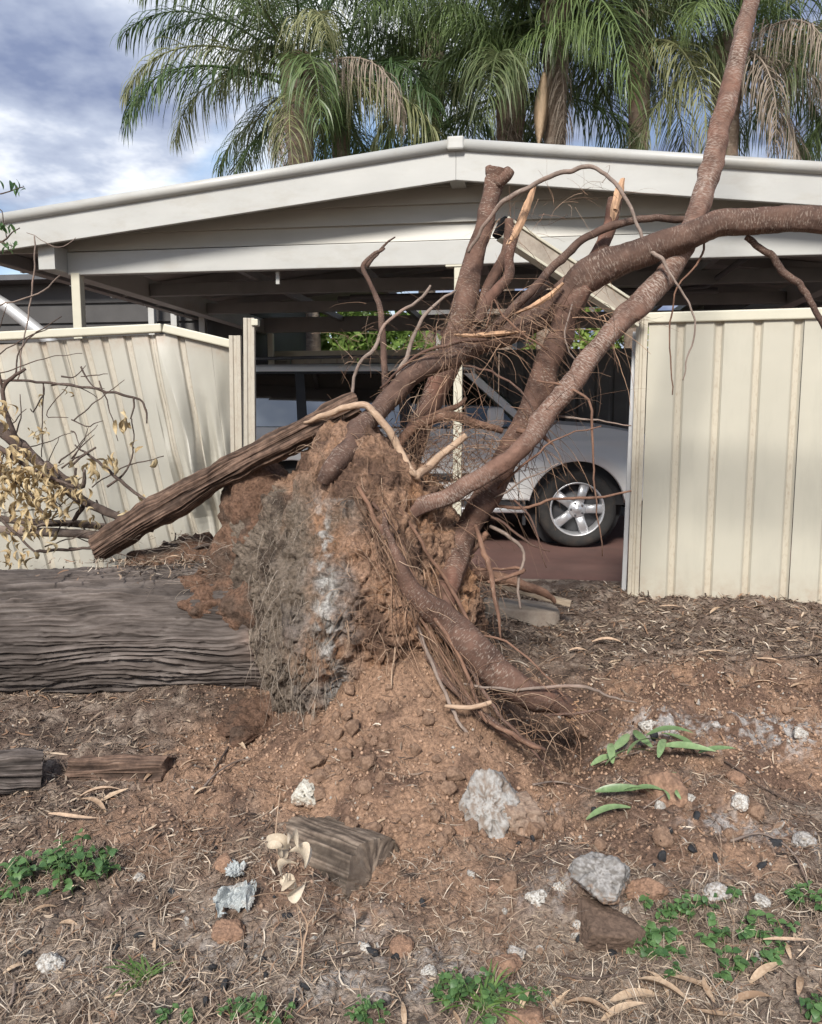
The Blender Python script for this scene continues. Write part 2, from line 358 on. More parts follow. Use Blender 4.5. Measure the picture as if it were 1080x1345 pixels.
def soil_mask(x, y):
    """1 = loose red soil"""
    P = np.stack([x, y, 0 * x], 1); w = fbm(P, 1.7, 4, 31) * 0.22; w2 = fbm(P, 6, 3, 37) * 0.1
    m = 1 - sstep(0.78, 1.18, np.sqrt(((x + 0.05) / 0.95) ** 2 + ((y - 3.25) / 0.88) ** 2) + w + w2)
    m = np.maximum(m, 1 - sstep(0.7, 1.25, np.sqrt(((x - 1.2) / 1.15) ** 2 + ((y - 3.45) / 0.62) ** 2) + w * 1.4 + w2))
    m = np.maximum(m, 0.9 * (1 - sstep(0.6, 1.2, np.sqrt(((x - 0.95) / 0.5) ** 2 + ((y - 2.6) / 0.3) ** 2) + w * 1.3 + w2 * 2)))
    m = np.maximum(m, 0.8 * (1 - sstep(0.5, 1.2, np.sqrt(((x + 0.05) / 0.6) ** 2 + ((y - 2.35) / 0.3) ** 2) + w + w2 * 2)))
    m = np.maximum(m, 0.8 * (1 - sstep(0.4, 1.2, np.sqrt(((x + 0.75) / 0.5) ** 2 + ((y - 2.7) / 0.4) ** 2) + w * 1.5 + w2 * 2)))
    return m
def ground_h(x, y):
    x = np.asarray(x, float); y = np.asarray(y, float); P = np.stack([x, y, 0 * x], 1)
    z = base_h(x, y); nm = near_mask(x, y); s = soil_mask(x, y)
    d = fbm(P, 1.3, 3, 3) * 0.05 + fbm(P, 5, 4, 5) * 0.018 + fbm(P, 28, 3, 9) * 0.0055
    d = d + s * (lumps(P, 8, 2, 0.45) * 0.40 + lumps(P, 19, 4, 0.6) * 0.55 + lumps(P, 45, 6, 0.65) * 0.65) + (1 - s) * (lumps(P, 30, 8, 0.5) * 0.5 + lumps(P, 11, 7, 0.35) * 0.4)
    d = d + fbm(P, 12, 3, 41) * 0.012 * s
    return z + d * nm
def axis(lo, hi, step, far):
    a = np.arange(lo, hi, step); g = np.geomspace(step * 2, far, 34)
    return np.concatenate([(lo - g)[::-1], a, hi + g])
gx = axis(-3.1, 3.1, 0.0102, 160.0)
ya = [1.45]
while ya[-1] < 6.3: ya.append(ya[-1] + 0.0060 + 0.0042 * (ya[-1] - 1.45) ** 0.8 * (1 if ya[-1] < 5.3 else 2))
ya = np.array(ya); g = np.geomspace(0.02, 160, 30); gy = np.concatenate([(1.45 - g)[::-1], ya, 6.3 + g])
GX, GY = np.meshgrid(gx, gy); fx, fy = GX.ravel(), GY.ravel(); fz = ground_h(fx, fy)
nx, ny = len(gx), len(gy); FZ = fz.reshape(ny, nx)
def gh(x, y):
    """ground height read off the finished ground mesh"""
    x = np.asarray(x, float); y = np.asarray(y, float)
    i = np.clip(np.searchsorted(gx, x) - 1, 0, nx - 2); j = np.clip(np.searchsorted(gy, y) - 1, 0, ny - 2)
    u = np.clip((x - gx[i]) / (gx[i + 1] - gx[i]), 0, 1); v = np.clip((y - gy[j]) / (gy[j + 1] - gy[j]), 0, 1)
    return (FZ[j, i] * (1 - u) + FZ[j, i + 1] * u) * (1 - v) + (FZ[j + 1, i] * (1 - u) + FZ[j + 1, i + 1] * u) * v
def gz(x, y): return float(gh(np.array([x]), np.array([y]))[0])
def gp(px, py):
    """the point of the ground seen along a photograph pixel (marched in 3-D)"""
    d = ray(px, py); t = np.arange(1.4, 9, 0.006); P = CAM + d[None] * t[:, None]
    h = gh(P[:, 0], P[:, 1]); i = int(np.argmax(P[:, 2] < h)); return np.array((P[i, 0], P[i, 1], h[i]))
i = np.arange(ny - 1)[:, None] * nx; j = np.arange(nx - 1)[None]
GQ = np.stack([i + j, i + j + 1, i + nx + j + 1, i + nx + j], -1).reshape(-1, 4)
P2 = np.stack([fx, fy, 0 * fx], 1); s_ = soil_mask(fx, fy)
red = np.array((0.292, 0.182, 0.120)); redd = np.array((0.150, 0.092, 0.064)); lit = np.array((0.145, 0.102, 0.078)); lit2 = np.array((0.265, 0.207, 0.163)); ash = np.array((0.46, 0.44, 0.42)); dk = np.array((0.060, 0.042, 0.033))
def lerp(a, b, t): return a + (b - a) * np.asarray(t)[..., None]
nA = fbm(P2, 3.1, 4, 51); nB = fbm(P2, 9, 4, 52); nC = fbm(P2, 2.0, 4, 53); nD = fbm(P2, 22, 3, 54)
c_lit = lerp(np.broadcast_to(lit, (len(fx), 3)), lit2, sstep(-0.2, 0.5, nB + 0.5 * (fy < 2.2)))
c_red = lerp(np.broadcast_to(red, (len(fx), 3)), redd, sstep(-0.1, 0.45, nA + 0.4 * nB + 0.35 * (fx > 0.35) - 0.2 * (np.hypot((fx + .05) / .6, (fy - 2.95) / .5) < 1)))
C = lerp(c_lit, c_red, s_)
def blob(px, py, rx, ry, k=1.0):
    c = gp(px, py); q = np.sqrt(((fx - c[0]) / rx) ** 2 + ((fy - c[1]) / ry) ** 2); return k * (1 - sstep(0.35, 1.15, q + nB * 0.55 + nD * 0.35))
am = 0 * fx
for a in ((880, 955, .42, .2, .8), (1040, 965, .45, .25, .85), (960, 1090, .25, .12, .6), (760, 1150, .3, .12, .45), (1045, 1100, .22, .14, .7), (960, 1170, .2, .1, .5), (600, 1270, .35, .12, .45), (330, 1260, .5, .2, .35), (440, 1290, .3, .1, .5), (480, 1215, .2, .1, .35), (700, 1060, .18, .1, .45), (120, 1290, .3, .15, .35), (860, 960, .1, .06, .8), (540, 1300, .2, .08, .5)):
    am = np.maximum(am, blob(*a))
am = am * sstep(-0.15, 0.35, nB * 0.6 + nD)
C = lerp(C, ash, am)
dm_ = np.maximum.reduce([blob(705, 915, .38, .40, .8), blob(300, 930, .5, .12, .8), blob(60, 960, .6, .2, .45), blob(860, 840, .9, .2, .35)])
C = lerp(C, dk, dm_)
cm = sstep(0.42, 0.6, fbm(P2, 15, 3, 77)) * (fy < 2.45) * sstep(0.0, 0.4, nC + 0.25)
C = lerp(C, np.array((0.02, 0.02, 0.022)), cm * 0.8)
C = np.clip(C * 1.22, 0.012, 1)
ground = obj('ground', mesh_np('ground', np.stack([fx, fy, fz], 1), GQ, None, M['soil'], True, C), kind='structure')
del P2, nA, nB, nC, nD, GX, GY

# red concrete driveway under the carport, its kerb and the timber edging in front of it
M['driveway'] = plain('red_concrete', (0.155, 0.083, 0.068), 0.75, 0.12, 2.2, 0.25, dirt=(0.10, 0.065, 0.055), dirt_at=(0.45, 0.8))
M['concrete'] = plain('worn_concrete', (0.30, 0.25, 0.20), 0.9, 0.15, 7, 0.6, dirt=(0.16, 0.11, 0.08), dirt_at=(0.45, 0.75))
CR = R(-8.43)
def crot(a, b, z, o=(0.33, 5.72)):
    return (o[0] + a * math.cos(CR) - b * math.sin(CR), o[1] + a * math.sin(CR) + b * math.cos(CR), z)
m = MB(); m.prism([(-5.5, 0.70), (5.5, 0.70), (5.5, 5.4), (-5.5, 5.4)], crot, 0.05, 0.176)
dw = obj('driveway', m.mesh('driveway', M['driveway']), kind='structure')
m = MB(); m.prism([(-3.4, 0.58), (3.4, 0.58), (3.4, 0.697), (-3.4, 0.697)], crot, 0.05, 0.182)
obj('kerb', m.mesh('kerb', M['concrete'], bevel=0.012), dw, False)
p, q = gp(628, 772), gp(742, 803)
# broken concrete footing with a pale timber edging strip resting on it
ft = thing('concrete_footing', 'rounded brown concrete footing half buried behind the broken roots', 'footing', tuple(at(690, 815, 4.75)))
m = MB(); c = at(683, 800, 4.75); poly = []
for k in range(24):
    a = 2 * math.pi * k / 24; poly.append((c[0] + 0.23 * math.copysign(abs(math.cos(a)) ** 0.6, math.cos(a)), c[1] + 0.15 * math.copysign(abs(math.sin(a)) ** 0.6, math.sin(a))))
m.prism(poly, lambda a, b, t: (a + 0.02 * t, b, t + 0.10 * (c[0] - a)), c[2] - 0.30, c[2] + 0.03)
obj('base', m.mesh('base', M['concrete'], True, 0.015), ft)
M['edging'] = plain('pale_edging_timber', (0.36, 0.28, 0.20), 0.85, 0.25, 12, 0.5, stretch=(1, 6, 6))
m = MB(); m.bar(at(612, 757, 4.72), at(750, 793, 4.55), 0.045, 0.035)
tag(obj('edging_board', m.mesh('edging_board', M['edging'], bevel=0.004)), 'pale timber edging strip lying across the concrete footing', 'edging')

# ------------------------------------------------------------------ the fallen tree: soil and root plate
tree = thing('fallen_tree', 'big fallen tree with grey trunk, upturned soil root plate and broken limbs', 'tree', (-0.4, 3.95, 0.15))
def ico(sub):
    bm = bmesh.new(); bmesh.ops.create_icosphere(bm, subdivisions=sub, radius=1.0)
    V = np.array([v.co[:] for v in bm.verts]); T = np.array([[v.index for v in f.verts] for f in bm.faces]); bm.free(); return V, T
IV, IT = ico(8)
def hit(C0, D, c, r):
    o = (C0 - c) / r; d = D / r; A = (d * d).sum(1); B = (d * o).sum(1); Cc = (o * o).sum() - 1
    disc = B * B - A * Cc; t = (-B + np.sqrt(np.maximum(disc, 0))) / A; return np.where(disc > 0, t, 0)
def star(C0, ells, power=8):
    t = np.stack([hit(C0, IV, np.array(c), np.array(r)) for c, r in ells], 1)
    return (np.maximum(t, 1e-3) ** power).sum(1) ** (1 / power)
C0 = np.array((-0.28, 3.88, 0.62))
rad = star(C0, [((-0.31, 3.95, 0.58), (0.40, 0.78, 0.82)), ((-0.08, 3.80, 0.50), (0.34, 0.55, 0.72)), ((-0.24, 3.75, 0.92), (0.27, 0.42, 0.46)), ((-0.06, 3.92, 0.35), (0.36, 0.55, 0.45)), ((-0.62, 4.02, 0.72), (0.34, 0.36, 0.34))])
S = C0 + IV * rad[:, None]
gully = fbm(S * np.array((1, 1, 0.35)), 3.2, 4, 61)
dsp = fbm(S, 2.2, 4, 60) * 0.075 + gully * 0.05 - np.abs(fbm(S, 6.5, 3, 62)) * 0.05 + 0.02
redm = sstep(-0.12, 0.12, S[:, 0] + 0.37 + fbm(S, 4, 3, 63) * 0.14 - 0.10 * (S[:, 2] - 0.6))
redm = np.maximum(redm, sstep(1.02, 1.2, S[:, 2] + fbm(S, 5, 2, 64) * 0.15))
dsp = dsp + redm * (lumps(S, 7, 12, 0.4) * 0.22 + lumps(S, 17, 13, 0.5) * 0.35 + lumps(S, 40, 14, 0.6) * 0.6 + fbm(S, 40, 2, 72) * 0.008) + (1 - redm) * (fbm(S * np.array((1, 1, 0.35)), 26, 3, 65) * 0.022 + fbm(S, 60, 2, 69) * 0.008)
dsp = dsp + fbm(S, 15, 4, 70) * 0.020 - np.maximum(0, 0.10 - np.abs(fbm(S, 9, 3, 71))) * 0.30
S = S + IV * dsp[:, None]
greyc = np.array((0.165, 0.130, 0.100)); greyd = np.array((0.075, 0.056, 0.043)); redb = np.array((0.275, 0.168, 0.110)); redk = np.array((0.115, 0.070, 0.049)); white = np.array((0.44, 0.42, 0.39)); orange = np.array((0.285, 0.155, 0.085))
nb = fbm(S, 5, 4, 66); nf = fbm(S, 19, 4, 67)
cc = lerp(lerp(np.broadcast_to(greyc, S.shape), greyd, sstep(-0.1, 0.5, nb + nf * 0.5)), lerp(lerp(np.broadcast_to(redb, S.shape), redk, sstep(0.0, 0.5, nb)), orange, sstep(0.15, 0.6, -nb) * 0.7), redm)
wm = (1 - sstep(0.012, 0.062, np.abs(S[:, 0] + 0.335 + 0.09 * (S[:, 2] - 0.7) + fbm(S, 3, 3, 68) * 0.05))) * sstep(0.12, 0.35, S[:, 2]) * (1 - sstep(0.95, 1.25, S[:, 2]))
wm = wm * sstep(-0.12, 0.28, nf * 1.2 + nb * 0.5 + 0.2) * (S[:, 1] < 3.9)
gm = (1 - sstep(0.08, 0.2, np.abs(S[:, 0] + 0.36))) * sstep(-0.3, 0.4, nb) * 0.5 * (S[:, 2] < 1.15)
cc = lerp(cc, np.array((0.28, 0.255, 0.23)), gm); cc = np.clip(lerp(cc * 1.2, white, wm * 0.9), 0.012, 1)
plate_me = mesh_np('root_plate', S, None, IT, M['soil'], True, cc)
rp = obj('root_plate', plate_me, tree); rp['label'] = 'upturned mass of red soil and grey matted roots'
bvh = BVHTree.FromPolygons([tuple(v) for v in S.tolist()], IT.tolist())
def on_plate(px, py):
    d = Vector(ray(px, py)).normalized(); h = bvh.ray_cast(Vector(CAM), d)
    return h[0], h[1]
# soil lobes lying over the trunk and behind the leaning log
IV6, IT6 = ico(6)
def soil_lobe(name, c, r, s, dark=0.0):
    V = IV6 * np.array(r); V = V + np.array(c)
    d = fbm(V, 3, 4, s) * 0.11 + fbm(V, 11, 3, s + 7) * 0.03 + lumps(V, 16, s + 1, 0.6) * 0.55 + lumps(V, 38, s + 2, 0.6) * 0.5
    V = V + IV6 * d[:, None]; n = fbm(V, 6, 4, s + 3)
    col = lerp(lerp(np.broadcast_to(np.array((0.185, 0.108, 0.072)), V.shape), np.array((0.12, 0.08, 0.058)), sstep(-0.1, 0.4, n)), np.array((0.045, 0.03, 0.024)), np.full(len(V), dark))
    return obj(name, mesh_np(name, V, None, IT6, M['soil'], True, np.clip(col, .01, 1)), tree)
soil_lobe('soil_heap', at(300, 790, 3.98), (0.26, 0.34, 0.17), 90)
soil_lobe('soil_heap', at(352, 700, 4.08), (0.24, 0.32, 0.32), 95)
soil_lobe('soil_heap', at(270, 745, 4.25), (0.36, 0.28, 0.12), 105)
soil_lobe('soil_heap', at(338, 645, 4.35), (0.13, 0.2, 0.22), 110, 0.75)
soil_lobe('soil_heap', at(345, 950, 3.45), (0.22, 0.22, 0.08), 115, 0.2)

# ------------------------------------------------------------------ trunk
def fissure(u, v, s, k=1.0):
    """bark relief 0..1: overlapping flakes running along v, broken by cross ends"""
    P = np.stack([u, v, 0 * u], 1)
    w = fbm(P * np.array((1.0, 0.45, 1)), 1.5, 3, s) * 0.38 + fbm(P * np.array((1, 0.8, 1)), 5, 2, s + 3) * 0.10
    o = 0
    for fr, a, q in ((12, 0.4, 1), (31, 0.75, 2), (57, 0.45, 3)):
        ph = u * fr * k + w * fr * 0.10 + perlin(P * np.array((3.0, 0.55, 1)) * (0.5 + fr / 12), s + q) * 1.0
        f = ph - np.floor(ph); o = o + a * np.where(f < 0.74, (f / 0.74) ** 1.4, (1 - f) / 0.26)
    return o
def trunk_mesh(p0, p1, r0, r1, nl=330, na=520):
    t = np.linspace(0, 1, nl); th = np.linspace(0, 2 * np.pi, na, endpoint=False); L = np.linalg.norm(np.subtract(p1, p0))
    TT, AA = np.meshgrid(t, th, indexing='ij'); tt, aa = TT.ravel(), AA.ravel()
    d = np.subtract(p1, p0) / L; x = np.array((0, -1.0, 0)); x -= d * (x @ d); x /= np.linalg.norm(x); y = np.cross(d, x)
    r = r0 + (r1 - r0) * tt + 0.07 * np.exp(-tt * 9)
    P = np.stack([np.cos(aa) * 0.5, np.sin(aa) * 0.5, tt * L * 0.5], 1)
    f = fissure(((aa + 0.8) % (2 * np.pi)) * 0.31, tt * L, 140); f = 0.6 + (f - 0.6) * (0.45 + 0.9 * sstep(-0.3, 0.4, fbm(P * np.array((1, 1, 0.6)), 5, 3, 149)))
    f = f - 0.35 * sstep(0.30, 0.5, fbm(P * np.array((6, 6, 7)), 2.2, 3, 150))
    r = r * (1 + fbm(P, 2.0, 3, 141) * 0.05) + (f - 0.6) * 0.019 + fbm(P * np.array((30, 30, 8)), 1.5, 3, 145) * 0.004
    V = np.array(p0) + d * (tt * L)[:, None] + (np.cos(aa) * r)[:, None] * x + (np.sin(aa) * r)[:, None] * y
    i = np.arange(nl - 1)[:, None] * na; j = np.arange(na)[None]; k = (j + 1) % na
    Q = np.stack([i + j, i + na + j, i + na + k, i + k], -1).reshape(-1, 4)
    n = fbm(P, 3, 4, 147); g = 0.62 + 0.45 * sstep(0.2, 1.3, f); g = g * (1 + 0.3 * n)
    dust = sstep(0.55, 1.0, np.exp(-tt * 6) + 0.35 * n)
    col = np.stack([g, g * (1 - 0.0 * n), g], 1); col = lerp(col, np.array((1.35, 0.9, 0.65)) * 0.9, dust * 0.55)
    return mesh_np('trunk', V, Q, None, M['trunk'], True, np.clip(col, 0.05, 3))
tr = obj('trunk', trunk_mesh(at(395, 822, 4.0), at(-230, 838, 3.92), 0.305, 0.325), tree); tr['label'] = 'thick grey-brown log with fissured bark lying flat'
# ------------------------------------------------------------------ limbs and roots of the fallen tree
def limb_bump(s, amt=0.10):
    def f(path, ring, r, L, th):
        m, n = r.shape; P = (path[:, None] + ring * r[:, :, None] * 1.5).reshape(-1, 3)
        a = fbm(P, 7, 3, s).reshape(m, n) * amt
        b = perlin(np.stack([np.cos(th)[None] * np.ones((m, 1)) * 3, np.sin(th)[None] * np.ones((m, 1)) * 3, L[:, None] * np.ones((1, n)) * 2.2], -1).reshape(-1, 3), s + 5).reshape(m, n) * amt * 0.9
        rings = perlin(np.stack([np.cos(th)[None] * np.ones((m, 1)) * 1.2, np.sin(th)[None] * np.ones((m, 1)) * 1.2, L[:, None] * np.ones((1, n)) * 60], -1).reshape(-1, 3), s + 8).reshape(m, n) * amt * 0.22
        rk = np.random.default_rng(s + 77); kn = 0
        for _ in range(max(1, int(L[-1] * 5))):
            l0, t0, am = rk.uniform(0, L[-1]), rk.uniform(0, 6.28), rk.uniform(.12, .38); dt = np.angle(np.exp(1j * (th - t0)))
            kn = kn + am * np.exp(-((L[:, None] - l0) / (r * .9)) ** 2) * np.exp(-(dt[None] / .55) ** 2)
        return a + b + rings + kn * (amt > 0.1)
    return f
def limb(name, pts, mat='limb', par=None, sides=26, seed=0, amt=0.13, step=0.011, label=None, snap=0.0, wk=0.9):
    """pts: (px, py, Y, width px) rows -> a tapering bent tube in 3-D"""
    W = []
    for px, py, Y, w in pts:
        if snap:
            h = on_plate(px, py)[0]
            if h is not None: Y = min(Y, h.y - snap)
        p = at(px, py, Y); W.append((*p, wpx(w * wk, p) / 2))
    W = np.array(W); L = np.linalg.norm(np.diff(W[:, :3], axis=0), axis=1).sum()
    n = max(10, int(L / step)) if sides > 10 else max(8, int(L / 0.03)); W = smooth_path(W, n)
    path = W[:, :3] + np.stack([fbm(W[:, :3] + 9.1 * k, 4.5, 2, seed + k) for k in range(3)], 1) * np.minimum(0.014, W[:, 3:4] * 0.5) + np.stack([fbm(W[:, :3] + 3.1 * k, 11, 2, seed + 50 + k) for k in range(3)], 1) * np.where(W[:, 3:4] < 0.016, 0.010, 0.003)
    V, Q, T, uv = tube_np(path, np.maximum(W[:, 3], 0.0008), sides, limb_bump(seed, amt) if sides > 6 else None)
    o = obj(name, mesh_np(name, V, Q, T, M[mat], True, None, uv), par or tree)
    if label: o['label'] = label
    return o
def shard(pts, par=None, seed=0, name='split_wood'):
    """splintered pale wood: flat tapering sliver with ragged end"""
    m = MB(); W = np.array([(*at(px, py, Y), w) for px, py, Y, w in pts]); W = smooth_path(W, 14); rr = random.Random(seed)
    for k in range(3):
        off = (rr.uniform(-.3, .3), rr.uniform(-.015, .015)); n = 14 - k * rr.randint(0, 3); path = W[:n]
        V = []; 
        for q, r in enumerate(path):
            p = r[:3]; w = wpx(r[3], p) * (0.5 - 0.1 * k) * (1 + rr.uniform(-.12, .12)); d = path[min(q + 1, n - 1)][:3] - path[max(q - 1, 0)][:3]; d /= np.linalg.norm(d)
            x = np.cross(d, (0, 1, 0)); x /= np.linalg.norm(x); c = p + x * off[0] * w + np.array((0, off[1] - 0.008 * k, 0)); h = 0.008
            V += [c + x * w, c + np.array((0, -h, 0)), c - x * w, c + np.array((0, h, 0))]
        F = [(4 * a + b, 4 * a + (b + 1) % 4, 4 * a + 4 + (b + 1) % 4, 4 * a + 4 + b) for a in range(n - 1) for b in range(4)] + [(0, 3, 2, 1), (4 * n - 4, 4 * n - 3, 4 * n - 2, 4 * n - 1)]
        m.add(V, F)
    return obj(name, m.mesh(name, M['split']), par or tree)

A = limb('limb', [(505, 700, 3.62, 34), (545, 672, 3.55, 33), (620, 635, 3.5, 34), (680, 592, 3.5, 36), (735, 525, 3.52, 36), (800, 440, 3.58, 38), (862, 375, 3.66, 44), (900, 315, 3.72, 42), (925, 255, 3.8, 38), (945, 175, 3.9, 38), (968, 80, 4.0, 34), (986, -5, 4.1, 31), (1010, -120, 4.2, 28)], 'limb_pale', seed=1, snap=0.01, wk=0.69, label='long limb rising out of the top of the view')
B = limb('limb', [(1520, 420, 3.2, 30), (1340, 340, 3.32, 34), (1200, 304, 3.42, 38), (1140, 296, 3.45, 40), (1080, 292, 3.5, 42), (1010, 291, 3.55, 40), (950, 297, 3.6, 42), (890, 315, 3.65, 44), (830, 335, 3.7, 46), (775, 365, 3.75, 52), (730, 400, 3.8, 44), (670, 438, 3.8, 36), (610, 462, 3.78, 33), (555, 485, 3.75, 34), (510, 525, 3.72, 34), (470, 572, 3.7, 33), (440, 612, 3.72, 32), (428, 636, 3.75, 24)], 'limb_dark', seed=2, snap=0.02, wk=0.8, label='heavy horizontal limb running off to the right')
Cc_ = limb('limb', [(775, 360, 3.76, 30), (752, 400, 3.74, 40), (725, 465, 3.72, 44), (697, 535, 3.7, 45), (672, 595, 3.7, 46), (640, 650, 3.68, 44), (612, 700, 3.66, 42), (595, 750, 3.64, 44), (584, 790, 3.62, 36), (578, 815, 3.65, 26)], 'limb', seed=3, snap=0.0001, wk=0.74, label='thick limb dropping straight into the soil')
D = limb('limb', [(656, 224, 4.35, 36), (648, 250, 4.35, 30), (632, 305, 4.3, 30), (618, 360, 4.25, 34), (606, 420, 4.2, 40), (588, 480, 4.15, 40), (562, 535, 4.1, 38), (545, 575, 4.05, 44), (525, 620, 4.0, 46)], 'limb', seed=4, wk=0.8, label='upright limb snapped off at its top')
limb('stub', [(652, 240, 4.33, 20), (664, 230, 4.32, 18), (671, 223, 4.32, 12)], 'limb', D, 14, 141); limb('stub', [(650, 240, 4.36, 18), (645, 228, 4.36, 16), (642, 220, 4.36, 9)], 'limb', D, 14, 142)
limb('limb', [(668, 288, 4.32, 13), (664, 330, 4.3, 15), (645, 370, 4.28, 16), (628, 405, 4.24, 18), (612, 440, 4.2, 16)], 'limb', sides=16, seed=5)
E = limb('limb', [(808, 262, 4.0, 22), (800, 300, 3.96, 21), (786, 335, 3.9, 20), (760, 362, 3.85, 24), (732, 385, 3.82, 24)], 'limb', sides=18, seed=6)
shard([(817, 236, 4.0, 6), (812, 252, 3.98, 12), (806, 275, 3.96, 11), (803, 292, 3.95, 5)], E, 42)
F_ = limb('limb', [(676, 305, 4.1, 15), (668, 335, 4.08, 14), (665, 365, 4.05, 15), (645, 395, 4.0, 16), (628, 425, 3.95, 14)], 'limb', sides=14, seed=7)
shard([(702, 246, 4.12, 5), (694, 270, 4.1, 10), (682, 300, 4.09, 10), (668, 322, 4.08, 6)], F_, 43)
shard([(740, 372, 3.70, 4), (722, 388, 3.68, 7), (700, 402, 3.68, 6), (676, 412, 3.7, 2)], B, 44)
shard([(690, 436, 3.7, 3), (660, 438, 3.66, 6), (625, 441, 3.66, 6), (596, 440, 3.7, 3)], B, 45)
limb('limb', [(718, 370, 3.85, 12), (690, 398, 3.82, 12), (665, 425, 3.8, 11), (640, 450, 3.8, 8)], 'twig_grey', sides=14, seed=8)
limb('limb', [(715, 382, 3.9, 9), (690, 410, 3.86, 9), (655, 445, 3.82, 9)], 'twig_grey', sides=12, seed=18)
limb('root', [(615, 330, 4.1, 8), (640, 290, 4.05, 10), (665, 262, 4.0, 12), (700, 243, 3.95, 12), (745, 224, 3.9, 11), (778, 219, 3.85, 10), (803, 236, 3.8, 10), (823, 262, 3.75, 9), (838, 298, 3.7, 9), (850, 325, 3.66, 9), (868, 338, 3.6, 10), (885, 365, 3.58, 6), (905, 402, 3.56, 5), (914, 430, 3.55, 4), (905, 465, 3.55, 4), (898, 500, 3.55, 3)], 'twig_grey', sides=12, seed=9, wk=0.52)
limb('root', [(905, 285, 3.85, 9), (860, 288, 3.85, 10), (815, 294, 3.84, 11), (770, 312, 3.82, 11), (735, 342, 3.8, 12), (708, 372, 3.78, 12), (680, 400, 3.78, 13), (650, 428, 3.78, 12), (625, 455, 3.8, 10)], 'limb_dark', sides=14, seed=10)
limb('root', [(980, 310, 3.62, 9), (1015, 338, 3.6, 10), (1045, 370, 3.58, 10), (1070, 405, 3.56, 9), (1095, 450, 3.55, 8)], 'limb_dark', sides=12, seed=11)
J = limb('root', [(505, 672, 3.6, 8), (520, 730, 3.42, 14), (545, 778, 3.34, 32), (585, 812, 3.26, 48), (622, 848, 3.2, 50), (655, 888, 3.16, 48), (700, 912, 3.14, 44), (735, 925, 3.18, 34), (752, 936, 3.17, 24)], 'limb', seed=12, snap=0.005, wk=0.85, label='curved thick root with a frayed broken end')
limb('root', [(612, 572, 3.62, 12), (590, 592, 3.6, 13), (565, 612, 3.58, 14), (545, 628, 3.56, 13)], 'pale_root', sides=14, seed=13, label='pale snapped root stub', snap=0.03, wk=0.8)
limb('root', [(400, 555, 3.72, 5), (425, 546, 3.66, 11), (455, 536, 3.6, 14), (482, 535, 3.56, 14), (502, 556, 3.54, 15), (522, 585, 3.53, 16), (540, 618, 3.53, 14), (552, 632, 3.55, 8)], 'pale_root', sides=14, seed=14, label='pale peeled root bent over the top', snap=0.004, wk=0.66)
limb('root', [(585, 925, 3.0, 5), (610, 930, 3.0, 8), (640, 924, 2.98, 8), (648, 922, 2.98, 6)], 'pale_root', sides=10, seed=15)
limb('root', [(640, 700, 3.7, 8), (610, 742, 3.7, 20), (660, 760, 3.85, 18), (712, 778, 3.95, 12), (730, 790, 4.0, 5)], 'root', sides=14, seed=16)
limb('root', [(505, 325, 4.3, 3), (488, 338, 4.3, 7), (477, 352, 4.3, 8), (490, 378, 4.28, 7), (500, 405, 4.25, 9), (503, 450, 4.2, 9), (506, 520, 4.1, 10)], 'limb_dark', sides=10, seed=17)
limb('root', [(518, 312, 4.3, 2), (503, 324, 4.3, 4), (492, 338, 4.3, 5), (482, 350, 4.3, 6)], 'limb_dark', sides=8, seed=19)
limb('root', [(566, 375, 4.0, 3), (556, 390, 4.0, 5), (528, 408, 3.98, 5), (505, 430, 3.95, 5), (490, 460, 3.92, 6), (470, 480, 3.9, 5), (462, 520, 3.9, 5), (458, 560, 3.85, 4)], 'twig_grey', sides=8, seed=20)
limb('root', [(598, 380, 3.95, 3), (570, 402, 3.93, 5), (548, 432, 3.9, 6), (535, 465, 3.88, 7), (522, 490, 3.86, 7), (515, 540, 3.84, 6)], 'twig_grey', sides=8, seed=21)
limb('root', [(660, 565, 3.9, 9), (618, 553, 3.88, 13), (580, 548, 3.86, 15), (545, 560, 3.84, 16), (520, 585, 3.82, 14)], 'root', sides=12, seed=22)
limb('root', [(612, 522, 3.95, 5), (600, 535, 3.92, 8), (575, 543, 3.9, 11), (550, 556, 3.88, 11)], 'root', sides=10, seed=23)
limb('root', [(725, 583, 3.55, 4), (708, 572, 3.56, 8), (680, 565, 3.6, 8)], 'root', sides=8, seed=24)
